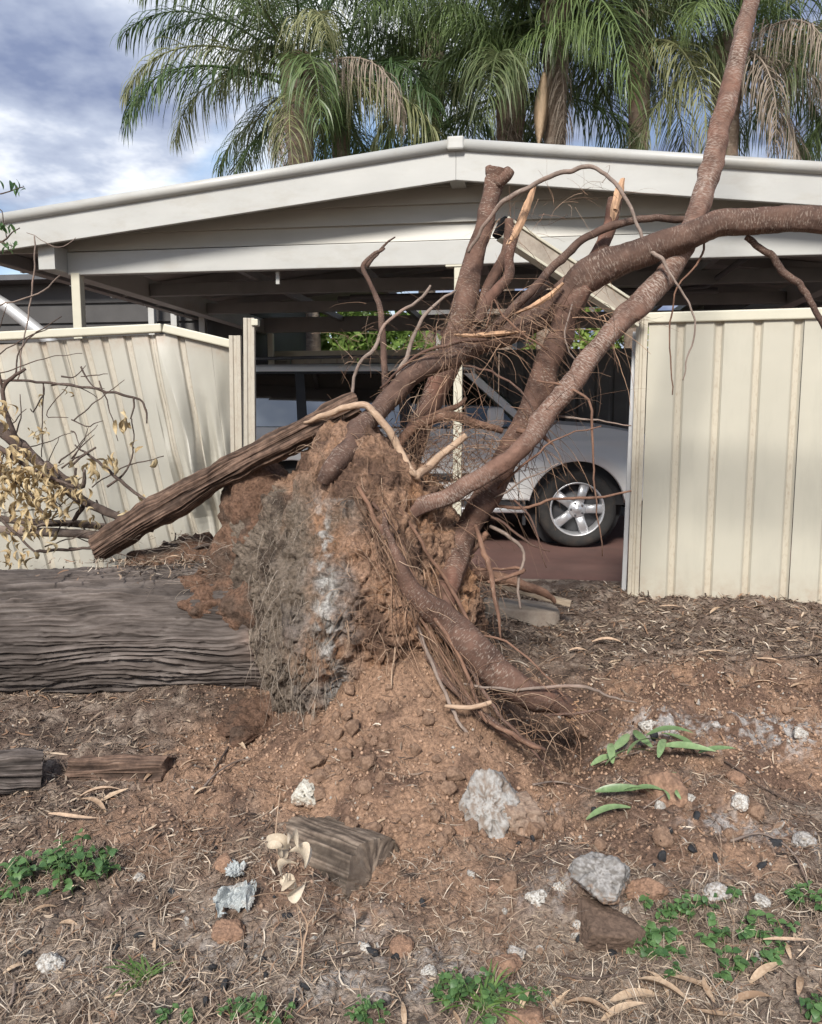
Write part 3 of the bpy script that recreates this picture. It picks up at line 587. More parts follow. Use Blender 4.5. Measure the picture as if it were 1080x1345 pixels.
# long thin roots sweeping off to the right in front of the car
for k, pts in enumerate([
    [(640, 665, 3.7, 6), (690, 668, 3.6, 6), (730, 655, 3.55, 5), (780, 655, 3.5, 5), (830, 645, 3.5, 3)],
    [(645, 690, 3.7, 7), (668, 705, 3.62, 8), (690, 728, 3.58, 6), (682, 760, 3.55, 5), (683, 800, 3.5, 4)],
    [(640, 672, 3.7, 6), (665, 690, 3.65, 5), (695, 712, 3.6, 4), (722, 725, 3.58, 2)],
    [(655, 640, 3.6, 4), (690, 610, 3.5, 4), (740, 572, 3.45, 3), (790, 560, 3.42, 2)],
    [(650, 655, 3.6, 3), (690, 630, 3.52, 3), (735, 610, 3.48, 2)],
    [(675, 655, 3.55, 4), (697, 680, 3.5, 4), (708, 715, 3.48, 3), (718, 745, 3.46, 2)],
    [(705, 500, 3.55, 4), (745, 510, 3.5, 5), (775, 530, 3.45, 5), (778, 580, 3.43, 4), (780, 630, 3.42, 3), (792, 730, 3.4, 2)],
    [(700, 545, 3.6, 5), (760, 550, 3.55, 4), (830, 560, 3.5, 2)],
    [(610, 480, 3.7, 4), (650, 490, 3.6, 4), (690, 520, 3.55, 4), (705, 570, 3.5, 3), (690, 620, 3.5, 2)],
    [(640, 765, 3.5, 6), (690, 752, 3.55, 8), (660, 748, 3.6, 5), (620, 750, 3.6, 5)],
    [(610, 900, 3.1, 4), (680, 905, 3.08, 5), (760, 900, 3.1, 6), (805, 915, 3.12, 4), (835, 925, 3.12, 2)],
    [(715, 940, 3.05, 4), (760, 938, 3.05, 5), (790, 930, 3.05, 2)],
    [(905, 290, 3.7, 4), (925, 330, 3.68, 4), (890, 380, 3.66, 3), (880, 440, 3.65, 3), (884, 520, 3.65, 2)],
    [(752, 400, 3.65, 3), (742, 440, 3.6, 3), (760, 480, 3.58, 2)],
    [(690, 440, 3.7, 6), (640, 445, 3.66, 8), (590, 450, 3.66, 6), (545, 470, 3.7, 5), (500, 510, 3.72, 4)],
    [(720, 460, 3.6, 3), (690, 440, 3.6, 4), (660, 415, 3.62, 4), (648, 395, 3.65, 3), (640, 430, 3.62, 3)],
]): limb('root', pts, ('root', 'twig_grey', 'limb')[k % 3], sides=7, seed=60 + k, wk=0.75)

# roots draped down the plate and over the mound beside the thick root
for k, pts in enumerate([
    [(470, 640, 3.5, 9), (500, 690, 3.4, 10), (535, 745, 3.35, 11), (575, 815, 3.2, 10), (610, 880, 3.1, 9), (640, 950, 2.98, 6)],
    [(490, 660, 3.5, 7), (530, 720, 3.4, 8), (560, 790, 3.32, 9), (600, 850, 3.2, 9), (650, 930, 3.05, 8), (700, 985, 2.98, 5), (735, 1040, 2.85, 2)],
    [(505, 640, 3.5, 6), (545, 700, 3.42, 7), (590, 770, 3.36, 8), (640, 850, 3.2, 7), (700, 900, 3.12, 4)],
    [(520, 760, 3.36, 8), (550, 830, 3.22, 9), (580, 900, 3.08, 8), (610, 960, 2.98, 7), (650, 1000, 2.92, 3)],
    [(535, 780, 3.34, 6), (575, 850, 3.18, 7), (625, 930, 3.02, 8), (680, 970, 2.98, 10), (712, 985, 2.97, 7)],
    [(560, 860, 3.15, 14), (610, 920, 3.06, 16), (660, 960, 3.02, 17), (700, 978, 3.0, 12), (715, 985, 3.0, 7)],
    [(600, 830, 3.3, 5), (660, 840, 3.25, 5), (715, 885, 3.15, 4), (745, 920, 3.1, 3)],
    [(515, 800, 3.3, 4), (518, 850, 3.2, 4), (514, 905, 3.1, 3)],
    [(625, 690, 3.6, 9), (640, 740, 3.5, 12), (652, 790, 3.45, 9), (660, 840, 3.4, 4)],
]): limb('root', pts, ('root', 'limb', 'root', 'twig_grey')[k % 4] if k != 7 else 'pale_root', sides=10, seed=130 + k, snap=0.006, wk=0.62)
# hair roots and root fibres: nobody could count these
fib = Acc(); fr_ = np.random.default_rng(3)
def strand(p, d, n, step, grav, wig, r0, colr, sides=3):
    p = np.array(p, float); d = np.array(d, float); P = [p.copy()]
    for _ in range(n):
        d = d + fr_.normal(size=3) * wig + np.array((0, 0, -grav)); d /= np.linalg.norm(d); p = p + d * step; P.append(p.copy())
    P = np.array(P); V, Q, T, _u = tube_np(P, np.linspace(r0, r0 * 0.35, len(P)), sides, cap=False)
    fib.add(V, Q, None, np.array(colr) * fr_.uniform(0.7, 1.25))
tans = [(0.30, 0.19, 0.125), (0.20, 0.12, 0.08), (0.13, 0.08, 0.055), (0.38, 0.27, 0.19)]
greys = [(0.24, 0.195, 0.155), (0.15, 0.12, 0.095), (0.34, 0.285, 0.23)]
# over the root plate
ok = 0
while ok < 1700:
    px, py = fr_.uniform(330, 640), fr_.uniform(525, 950); h, nrm = on_plate(px, py)
    if h is None: continue
    grey = h.x < -0.30 and h.z < 1.1
    if not grey and fr_.random() < 0.72: continue
    ok += 1; nv = np.array(nrm); tang = fr_.normal(size=3); tang -= nv * (tang @ nv)
    if grey: strand(np.array(h) - nv * 0.01, tang + nv * 0.5 + np.array((0, 0, -0.6)), fr_.integers(4, 8), 0.010, 0.10, 0.30, fr_.uniform(.0006, .0013), greys[fr_.integers(3)])
    else: strand(np.array(h) - nv * 0.01, tang * 0.7 + nv * 0.7, fr_.integers(6, 14), 0.016, 0.09, 0.22, fr_.uniform(.0008, .0022), tans[fr_.integers(4)])
for _ in range(42):
    o1 = fr_.normal() * 14; o2 = fr_.normal() * 24; o3 = fr_.normal() * 34; t0 = fr_.uniform(0, .45); t1 = fr_.uniform(.6, 1)
    pp = smooth_path(np.array([(478 + o1, 640, 3.6), (508 + o1, 700, 3.45), (536 + o1, 765, 3.36), (562 + o2, 835, 3.2), (598 + o2, 905, 3.06), (650 + o3, 990, 2.95)]), 40)[int(t0 * 40):int(t1 * 40)]; W_ = []
    for a_, b_, c_ in pp[::2]:
        h = on_plate(a_, b_)[0]; c_ = min(c_, h.y - 0.006) if h is not None else c_
        W_.append(at(a_ + fr_.normal() * 1.5, b_, c_ - fr_.uniform(0, .03)))
    if len(W_) < 4: continue
    W_ = smooth_path(np.array(W_), len(W_) * 2); r0 = fr_.uniform(.0008, .003); V, Q, T, _u = tube_np(W_, np.linspace(r0, r0 * .4, len(W_)), 4, cap=False); fib.add(V, Q, None, np.array(tans[fr_.integers(3)]) * fr_.uniform(.6, 1.2))
# the tangle at the top behind the pale root, and the fan under the thick root
for _ in range(330):
    p = at(fr_.uniform(500, 625), fr_.uniform(545, 660), fr_.uniform(3.62, 3.95)); strand(p, fr_.normal(size=3) + np.array((0.5, -0.3, 0.5)), fr_.integers(6, 14), 0.022, 0.05, 0.13, fr_.uniform(.001, .003), tans[fr_.integers(4)])
for _ in range(150):
    t = fr_.random(); p = at(530 + 60 * t + fr_.normal() * 12, 745 + 75 * t + fr_.normal() * 14, 3.36); strand(p, np.array((0.42 + fr_.normal() * 0.16, -0.35 + fr_.normal() * .12, -1.0)), fr_.integers(10, 24), 0.028, 0.04, 0.07, fr_.uniform(.0015, .0052), tans[fr_.integers(3)])
for _ in range(90):
    p = at(fr_.uniform(600, 760), fr_.uniform(900, 985), fr_.uniform(3.0, 3.25)); strand(p, np.array((fr_.normal() * 0.8 + .4, -0.3 + fr_.normal() * .5, 0.2 + fr_.normal() * .5)), fr_.integers(8, 18), 0.02, 0.09, 0.14, fr_.uniform(.001, .003), tans[fr_.integers(4)])
for (pa, pb, cnt, wmin) in (((560, 440), (740, 405), 230, .0007), ((520, 520), (610, 470), 60, .0007), ((600, 560), (660, 600), 50, .0007), ((690, 420), (800, 350), 30, .0006), ((640, 300), (830, 240), 46, .0006), ((590, 700), (650, 660), 80, .0008), ((480, 400), (500, 470), 14, .0006), ((560, 650), (620, 620), 40, .0008), ((440, 500), (480, 430), 16, .0006), ((700, 560), (860, 380), 26, .0006), ((590, 760), (660, 770), 60, .0008)):
    for _ in range(cnt):
        t = fr_.random(); p = at(pa[0] + (pb[0] - pa[0]) * t + fr_.normal() * 6, pa[1] + (pb[1] - pa[1]) * t + fr_.normal() * 8, fr_.uniform(3.6, 3.95)); strand(p, fr_.normal(size=3) + np.array((0, -0.2, 0.1)), fr_.integers(5, 13), 0.02, 0.09, 0.13, fr_.uniform(wmin, wmin * 2.8), tans[fr_.integers(4)])
for _ in range(170):       # longer bare rootlets crossing the opening
    c0, c1 = ((560, 470), (800, 400)) if fr_.random() < .5 else ((620, 640), (720, 540)); t = fr_.random()
    p = at(c0[0] + (c1[0] - c0[0]) * t + fr_.normal() * 14, c0[1] + (c1[1] - c0[1]) * t + fr_.normal() * 14, fr_.uniform(3.55, 3.8)); strand(p, np.array((fr_.normal() * .9 + .3, -.3, fr_.normal() * .7)), fr_.integers(8, 18), 0.03, 0.07, 0.10, fr_.uniform(.0009, .0028), tans[fr_.integers(3)])
# grassy thatch draped at the edge of the plate beside the trunk
for _ in range(200):
    p = at(fr_.uniform(322, 362) if fr_.random() < .5 else fr_.uniform(372, 432), fr_.uniform(700, 900), fr_.uniform(3.3, 3.55)); h, nrm = on_plate(*(fr_.uniform(325, 435), fr_.uniform(690, 930)))
    if h is None: continue
    strand(np.array(h) + np.array(nrm) * 0.006, (fr_.normal() * .25, -0.25, -1), fr_.integers(6, 16), 0.018, 0.05, 0.12, fr_.uniform(.0007, .0016), greys[fr_.integers(3)])
for _ in range(260):       # litter straws over the soil on the trunk
    p = at(fr_.uniform(180, 345), fr_.uniform(705, 790), fr_.uniform(3.72, 4.1)); strand(p + np.array((0, 0, .02)), (fr_.normal(), fr_.normal() - .3, .1), fr_.integers(4, 9), 0.018, 0.05, 0.2, fr_.uniform(.0008, .002), greys[fr_.integers(3)])
hr = obj('hair_roots', fib.mesh('hair_roots', M['fibre'], True), tree, kind='stuff')

# frayed splinters at the broken end of the thick root
m = MB(); e0 = at(750, 934, 3.17)
for k in range(34):
    d = np.array((random.uniform(0.5, 1), random.uniform(-.6, .2), random.uniform(-.5, .5))); d /= np.linalg.norm(d); s0 = e0 + np.array((-.02, random.uniform(-.02, .02), random.uniform(-.035, .035)))
    m.bar(s0, s0 + d * random.uniform(.03, .07), .004, .003)
obj('splintered_end', m.mesh('splintered_end', M['split']), J)

# ------------------------------------------------------------------ timbers
def timber(name, p0, p1, w, h, mat, seed, label, cat, taper=0.0, roll=0.0, curve=0.0, rough=0.008, grain=1.0, cut=0.0):
    """weathered sleeper: a box section with rounded corners, grooved along the grain, ragged ends"""
    p0, p1 = np.array(p0, float), np.array(p1, float); L = np.linalg.norm(p1 - p0); d = (p1 - p0) / L
    x = np.cross(d, (0, 0, 1)); x /= np.linalg.norm(x); y = np.cross(x, d)
    x, y = x * math.cos(roll) + y * math.sin(roll), y * math.cos(roll) - x * math.sin(roll)
    nl, na = max(30, int(L / 0.011)), 150
    t = np.linspace(0, 1, nl); th = np.linspace(0, 2 * np.pi, na, endpoint=False); TT, AA = np.meshgrid(t, th, indexing='ij'); tt, aa = TT.ravel(), AA.ravel()
    cx, sy = np.cos(aa), np.sin(aa); pw = 3.6; rr = (np.abs(cx) ** pw + np.abs(sy) ** pw) ** (-1 / pw)
    P = np.stack([cx * rr * w / 2, sy * rr * h / 2, tt * L], 1)
    arc = aa / (2 * np.pi) * (w + h) * 2
    g = fbm(np.stack([P[:, 0] * 95, P[:, 1] * 95, P[:, 2] * 2.0], 1), 1.0, 3, seed); g2 = fbm(np.stack([P[:, 0] * 22, P[:, 1] * 22, P[:, 2] * 1.2], 1), 1.0, 3, seed + 4)
    disp = (-np.abs(g) * 0.9 - np.abs(g2) * 1.4) * rough * grain + fbm(P, 6, 3, seed + 7) * rough
    k = (1 - taper * tt); ex = fbm(np.stack([P[:, 0] * 14, P[:, 1] * 14, 0 * tt], 1), 1.0, 3, seed + 9) * 0.014 * np.where(tt > 0.5, 1, -1) * (np.minimum(tt, 1 - tt) < 0.02)
    ex = ex + cut * P[:, 0] * (tt > 0.98)
    V = p0 + d * (tt * L + ex)[:, None] + (P[:, 0] * k + disp * cx)[:, None] * x + (P[:, 1] * k + disp * sy)[:, None] * y
    V = V + np.array((0, 0, 1)) * (curve * np.sin(np.pi * tt))[:, None]
    i = np.arange(nl - 1)[:, None] * na; j = np.arange(na)[None]; kk = (j + 1) % na
    Q = np.stack([i + j, i + na + j, i + na + kk, i + kk], -1).reshape(-1, 4)
    gc = 0.38 + 0.8 * sstep(-0.6, -0.05, -np.abs(g) - np.abs(g2) * 0.7); col = np.stack([gc] * 3, 1)
    # ends: concentric rings, slightly rough
    T = []; o = len(V); ends = []
    for base, cpt in ((0, V[:na].mean(0)), ((nl - 1) * na, V[-na:].mean(0))):
        prev = np.arange(o, o + na); ends.append(V[base:base + na] + 0.0); o += na
        for s in (0.8, 0.55, 0.3, 0.1):
            smo = np.stack([P[:na, 0], P[:na, 1]], 1) * (1 if base == 0 else 1 - taper); smo = smo[:, :1] * x + smo[:, 1:] * y
            ring = cpt + smo * (s * 0.95) + d * ((cut * P[:na, 0] * s)[:, None] * (base > 0)) + d * (fbm((V[base:base + na] - cpt) * s, 40, 2, seed)[:, None] * 0.006)
            ends.append(ring); cur = np.arange(o, o + na); o += na
            a, b = np.arange(na), (np.arange(na) + 1) % na
            T.append(np.stack([prev[a], prev[b], cur[b]], 1)); T.append(np.stack([prev[a], cur[b], cur[a]], 1)); prev = cur
        T.append(np.stack([np.full(na - 2, prev[0]), prev[1:-1], prev[2:]], 1))
    V = np.vstack([V] + ends); col = np.vstack([col, np.full((len(V) - len(col), 3), 0.85)])
    return tag(obj(name, mesh_np(name, V, Q, np.vstack(T), M[mat], True, col)), label, cat)
timber('leaning_log', at(128, 720, 4.06), at(470, 532, 3.72), 0.125, 0.15, 'old_log', 200, 'dark brown old timber leaning from the trunk up to the root plate', 'log', 0.1, 0.35, 0.03, 0.015, 1.1, cut=0.3)
timber('sleeper', at(382, 1108, 2.72), at(488, 1152, 2.38), 0.26, 0.235, 'sleeper', 210, 'weathered grey sleeper with sawn end sticking out of the soil mound', 'sleeper', 0.0, 0.22, 0.0, 0.007, 1.3, cut=0.25)
timber('sleeper', at(-90, 1018, 2.78), at(52, 1014, 2.95), 0.16, 0.17, 'trunk', 220, 'dark grooved old sleeper end at the left edge below the trunk', 'sleeper', 0.0, 0.15, 0.0, 0.016, 1.6)
timber('sleeper', at(100, 1012, 3.05), at(225, 1012, 2.98), 0.16, 0.12, 'old_log', 230, 'brown rotten sleeper half buried in litter below the trunk', 'sleeper', 0.0, 0.3, 0.0, 0.014, 1.4)
# ------------------------------------------------------------------ carport
cp = thing('carport', 'white gabled steel carport with weatherboard gable behind the fallen tree', 'carport', crot(0, 0, 0.0), CR)
def part(name, mb, mat, par, smooth=False, bevel=0): return obj(name, mb.mesh(name, M[mat], smooth, bevel), par, False)
SL = 0.108; ZA = 3.235
az = lambda a, z, t: (a, t, z)
for s in (-1, 1):
    e = 3.82 * s
    m = MB(); m.prism([(0, ZA), (e, ZA - SL * 3.82), (e, ZA - SL * 3.82 - 0.208), (0, ZA - 0.208)], az, -0.24, -0.205); fa = part('fascia', m, 'white_paint', cp, bevel=0.004)
    m = MB(); m.tube([(0.012 * s, -0.245, ZA + 0.012), (e, -0.245, ZA + 0.012 - SL * 3.82)], 0.038, 14); obj('barge_roll', m.mesh('barge_roll', M['white_paint'], True), fa, False)
    # ribbed roof sheet
    m = MB(); n = 60; V = []
    bs = np.linspace(-0.203, 4.85, n)
    for a in (0.0, e):
        for b in bs: V.append((a, b, ZA - 0.03 - SL * abs(a) + 0.012 * (round(b * 20) % 4 == 0)))
    for a in (0.0, e):
        for b in bs: V.append((a, b, ZA - 0.012 - SL * abs(a) + 0.012 * (round(b * 20) % 4 == 0)))
    F = [(k, k + 1, n + k + 1, n + k) for k in range(n - 1)] + [(2 * n + k, 3 * n + k, 3 * n + k + 1, 2 * n + k + 1) for k in range(n - 1)]
    m.add(V, F); part('roof_sheet', m, 'soffit', cp)
    for b in (0.75, 1.5, 2.25, 3.0, 3.75):
        m = MB(); m.prism([(0, ZA - 0.035), (e, ZA - 0.035 - SL * 3.82), (e, ZA - 0.125 - SL * 3.82), (0, ZA - 0.125)], az, b, b + 0.05); part('purlin', m, 'soffit_steel', cp)
    m = MB(); m.box(2.93 * s, 3.06 * s, -0.16, 4.75, 2.545, 2.72); part('side_beam', m, 'white_paint' if s < 0 else 'soffit', cp, bevel=0.004)
    m = MB(); m.box(3.70 * s, 3.80 * s, -0.20, 4.85, 2.70, 2.80); part('gutter', m, 'soffit', cp, bevel=0.006)
    for b in (0.03, 4.58):
        m = MB(); m.box(2.835 * s, 2.905 * s, b - 0.035, b + 0.035, 0.15, 2.545); part('post', m, 'cream_post', cp, bevel=0.006)
m = MB(); m.box(-0.055, 0.055, -0.29, -0.242, ZA - 0.03, ZA + 0.055); part('ridge_cap', m, 'white_paint', cp, bevel=0.012)
m = MB(); m.box(-2.93, 2.93, 0.0, 0.07, 2.53, 2.695); fb = part('front_beam', m, 'white_paint', cp, bevel=0.006)
zs = [2.70, 2.82, 2.945, 3.06, 3.17]
for z0, z1 in zip(zs[:-1], zs[1:]):                     # lapped boards, each tilted out at its lower edge
    L0, L1 = min(3.8, (3.20 - z0) / SL), min(3.8, (3.20 - z1) / SL); m = MB(); lo, hi = z0 + 0.003, z1 + 0.012
    v = [(-L0, 0.020, lo), (L0, 0.020, lo), (L1, 0.052, hi), (-L1, 0.052, hi), (-L0, 0.042, lo), (L0, 0.042, lo), (L1, 0.068, hi), (-L1, 0.068, hi)]
    m.add(v, [(0, 1, 2, 3), (7, 6, 5, 4), (0, 4, 5, 1), (1, 5, 6, 2), (2, 6, 7, 3), (3, 7, 4, 0)]); part('cladding_board', m, 'board_paint', cp)
for a in (-0.0,):
    m = MB(); m.box(a - 0.031, a + 0.031, 0.004, 0.066, 0.15, 2.528); part('post', m, 'cream_post', cp, bevel=0.006)
    m = MB(); m.box(a - 0.09, a + 0.09, -0.004, 0.075, 2.518, 2.5295); part('post_plate', m, 'cream_post', cp)
for a in (-1.33, 1.38, 0.02):
    m = MB(); m.box(a - 0.014, a + 0.014, 0.08, 0.10, 2.44, 2.53); part('bracket', m, 'white_paint', cp, bevel=0.003)
m = MB(); m.box(-0.06, 0.06, 0.35, 4.5, 2.98, 3.10); part('ridge_beam', m, 'soffit_steel', cp)
m = MB(); m.box(-0.05, 0.05, -0.202, 0.015, 3.04, 3.16); part('ridge_bracket', m, 'white_paint', cp)
for b in (1.3, 2.6):
    m = MB(); m.box(-2.92, 2.92, b, b + 0.06, 2.56, 2.67); part('tie_beam', m, 'soffit_steel', cp, bevel=0.004)
for s in (-1, 1):
    for a in (0.9, 1.9):
        m = MB(); m.box(s * a - 0.025, s * a + 0.025, 0.075, 4.5, 2.672, 2.74); part('runner', m, 'soffit_steel', cp)
m = MB(); m.tube([(-1.2, 1.9, 2.60), (1.8, 1.85, 2.60), (2.0, 1.7, 2.60), (2.0, 0.4, 2.60)], 0.022, 8); obj('conduit', m.mesh('conduit', M['dark_steel'], True), cp, False)
m = MB(); m.tube([(-1.4, 2.25, 2.63), (2.2, 2.2, 2.63)], 0.03, 8); obj('conduit', m.mesh('conduit', M['dark_steel'], True), cp, False)
m = MB(); m.box(-3.0, 3.0, 4.5, 4.58, 2.55, 2.74); part('rear_beam', m, 'soffit', cp, bevel=0.004)

# fences and walls behind the carport
def sheet_profile(s, pitch=0.225, w=0.046, dep=0.018):
    f = (s / pitch) % 1.0 * pitch; e = 0.014
    return np.interp(f, [0, pitch - w - e, pitch - w, pitch - e, pitch], [0, 0, 1, 1, 0]) * dep
def rib_sheet(name, S0, S1, z0, z1, place, mat, par, nz=12, warp=None, thick=0.003, foot=True):
    """ribbed steel sheet: place(s, out, z) -> point"""
    ss = np.arange(S0, S1 + 1e-6, 0.007); zz_ = np.linspace(z0, z1, nz); V = []; Ccol = []
    dep = sheet_profile(ss)
    for t in (0, thick):
        for k, z in enumerate(zz_):
            for s, d in zip(ss, dep):
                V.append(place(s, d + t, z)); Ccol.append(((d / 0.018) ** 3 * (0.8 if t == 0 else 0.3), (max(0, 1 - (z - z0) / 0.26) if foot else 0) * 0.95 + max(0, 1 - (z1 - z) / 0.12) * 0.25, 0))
    n = len(ss); Q = []
    for L in (0, 1):
        o = L * n * nz
        for k in range(nz - 1):
            for i in range(n - 1):
                q = (o + k * n + i, o + k * n + i + 1, o + (k + 1) * n + i + 1, o + (k + 1) * n + i); Q.append(q if L == 0 else q[::-1])
    o = n * nz
    for k in range(nz - 1):
        for i in (0, n - 1): Q.append((k * n + i, (k + 1) * n + i, o + (k + 1) * n + i, o + k * n + i))
    for k in (0, nz - 1):
        for i in range(n - 1): Q.append((k * n + i, k * n + i + 1, o + k * n + i + 1, o + k * n + i))
    return obj(name, mesh_np(name, np.array(V), np.array(Q), None, M[mat], False, np.array(Ccol)), par)

rf = thing('metal_fence', 'dark grey ribbed fence standing behind the parked vehicle', 'fence', crot(1.2, 4.95, 0.15))
def pl(s, d, z):
    p = crot(s, 4.95 + d, z); return p
for k in range(5):
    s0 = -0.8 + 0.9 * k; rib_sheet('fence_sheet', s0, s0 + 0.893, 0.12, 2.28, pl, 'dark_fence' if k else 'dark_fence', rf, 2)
for k in range(3):
    m = MB(); a = -0.81 + 1.8 * k; m.prism([(a - .03, 4.90), (a + .03, 4.90), (a + .03, 4.945), (a - .03, 4.945)], crot, 0.12, 2.3); obj('post', m.mesh('post', M['dark_fence']), rf)
m = MB(); m.prism([(-0.8, 4.935), (3.7, 4.935), (3.7, 4.985), (-0.8, 4.985)], crot, 2.282, 2.33); obj('top_rail', m.mesh('top_rail', M['dark_fence']), rf)
lf = thing('metal_fence', 'tan ribbed fence with pale rail seen under the carport at left', 'fence', crot(-2.2, 4.95, 0.15))
for k in range(4):
    s0 = -4.6 + 0.94 * k; rib_sheet('fence_sheet', s0, s0 + 0.93, 0.12, 2.26, pl, 'tan_fence', lf, 2)
m = MB(); m.prism([(-4.6, 4.935), (-0.86, 4.935), (-0.86, 4.985), (-4.6, 4.985)], crot, 2.262, 2.345); obj('top_rail', m.mesh('top_rail', M['cream_post']), lf)
M['dark_wall'] = plain('dark_shed_wall', (0.055, 0.052, 0.05), 0.7, 0.2, 3)
M['render_pink'] = plain('pink_render', (0.52, 0.27, 0.24), 0.8, 0.08, 4)
M['render_white'] = plain('white_render', (0.7, 0.7, 0.72), 0.7, 0.06, 4)
sh = thing('shed', 'dark shed beside the carport, behind the bent fence', 'shed', crot(-5.2, 3.4, 0.15), CR)
m = MB(); m.box(-4.4, 2.2, 0.9, 4.2, 0.0, 3.05); part('wall', m, 'dark_wall', sh)
for k in range(12):
    m = MB(); m.box(-4.4, 2.2, 0.862, 0.897, 0.04 + 0.25 * k, 0.26 + 0.25 * k); part('wall_board', m, 'dark_wall', sh)
m = MB(); m.box(-4.6, 2.3, 0.55, 4.4, 3.053, 3.12); part('roof', m, 'dark_steel', sh)
for a in (0.95, 1.25, 1.62):
    m = MB(); m.box(a - 0.04, a + 0.04, 0.62, 0.70, 0.0, 3.05); part('post', m, 'white_paint', sh, bevel=0.006)
m = MB(); m.tube([at(-40, 372, 6.3), at(10, 403, 6.3), at(52, 436, 6.28), at(90, 470, 6.25)], 0.05, 14)
tag(obj('downpipe', m.mesh('downpipe', M['galv'], True)), 'grey round pipe slanting down behind the bent fence at left edge', 'pipe')
hs = thing('house', 'pink and white house glimpsed under the carport behind the fence', 'house', tuple(at(630, 470, 15.0) * np.array((1, 1, 0)) + np.array((0, 0, 0.15))))
m = MB(); h0 = at(560, 470, 15); h1 = at(640, 470, 15); m.box(h0[0], h1[0], 15, 18, 0.1, 3.2); obj('wall', m.mesh('wall', M['render_pink']), hs)
h2 = at(752, 470, 15); m = MB(); m.box(h1[0] + .003, h2[0], 15.2, 18, 0.1, 3.1); obj('wall', m.mesh('wall', M['render_white']), hs)
m = MB(); m.box(h0[0] - .3, h2[0] + .3, 14.6, 18.3, 3.2, 3.45); obj('roof', m.mesh('roof', M['soffit']), hs)
for a in (562, 575):
    p = at(a, 445, 15); m = MB(); m.box(p[0] - 0.03, p[0] + 0.05, 14.93, 14.997, 1.5, 3.1); obj('window_frame', m.mesh('window_frame', M['white_paint']), hs)
p = at(690, 445, 15); m = MB(); m.box(p[0] - 0.12, p[0] + 0.12, 15.10, 15.197, 1.6, 3.0); obj('window', m.mesh('window', M['dark_steel']), hs)

# ------------------------------------------------------------------ front fences
gw = thing('shed', 'dark shed wall behind the carport at right, above the cream fence', 'shed', crot(3.6, 5.3, 0.15), CR)
m = MB(); m.box(-0.9, 4.5, 0.0, 3.0, 0.0, 2.75); part('wall', m, 'dark_wall', gw)
for k in range(11):
    m = MB(); m.box(-0.9, 4.5, -0.036, -0.003, 0.02 + 0.25 * k, 0.24 + 0.25 * k); part('wall_board', m, 'dark_wall', gw)
m = MB(); m.box(-1.1, 4.7, -0.3, 3.2, 2.753, 2.83); part('roof', m, 'dark_steel', gw)
nf_ = thing('metal_fence', 'upright cream ribbed steel fence at right in front of the carport', 'fence', tuple(at(850, 783, 5.13)))
fd0, fd1 = at(846, 600, 5.13), at(1085, 600, 4.87); fdir = np.array((fd1[0] - fd0[0], fd1[1] - fd0[1])); fdir /= np.linalg.norm(fdir); fnrm = np.array((-fdir[1], fdir[0]))
def pr(s, d, z): return (fd0[0] + fdir[0] * s + fnrm[0] * d, fd0[1] + fdir[1] * s + fnrm[1] * d, z)
FT = 2.10
for k in range(3):
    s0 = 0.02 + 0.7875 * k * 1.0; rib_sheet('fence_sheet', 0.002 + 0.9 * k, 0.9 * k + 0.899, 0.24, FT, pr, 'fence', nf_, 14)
def ext(mb, poly, z0, z1, fn): return mb.prism(poly, fn, z0, z1)
m = MB(); ext(m, [(-0.02, -0.022), (2.72, -0.022), (2.72, 0.045), (-0.02, 0.045)], FT - 0.035, FT + 0.03, lambda a, b, t: pr(a, b, t)); 
obj('top_rail', m.mesh('top_rail', M['cream_post'], bevel=0.008), nf_)
lean = lambda a, b, t: pr(a, b, t)
m = MB(); ext(m, [(-0.075, -0.03), (-0.052, -0.03), (-0.047, -0.022), (-0.034, -0.022), (-0.029, -0.03), (-0.004, -0.03), (-0.004, 0.03), (-0.075, 0.03)], 0.22, FT + 0.012, lean)
pm = m.mesh('post', M['fence'], bevel=0.002); o = obj('post', pm, nf_)
c_ = pm.color_attributes.new('Col', 'FLOAT_COLOR', 'POINT'); c_.data.foreach_set('color', np.tile((0.75, 0.15, 0, 1), len(pm.vertices)).astype(np.float32))
m = MB(); ext(m, [(-0.112, 0.05), (-0.082, 0.05), (-0.082, 0.11), (-0.112, 0.11)], 0.2, FT - 0.08, lambda a, b, t: pr(a + 0.02 - 0.02 * (FT - t) / 1.8, b, t)); obj('post', m.mesh('post', M['galv'], bevel=0.003), nf_)

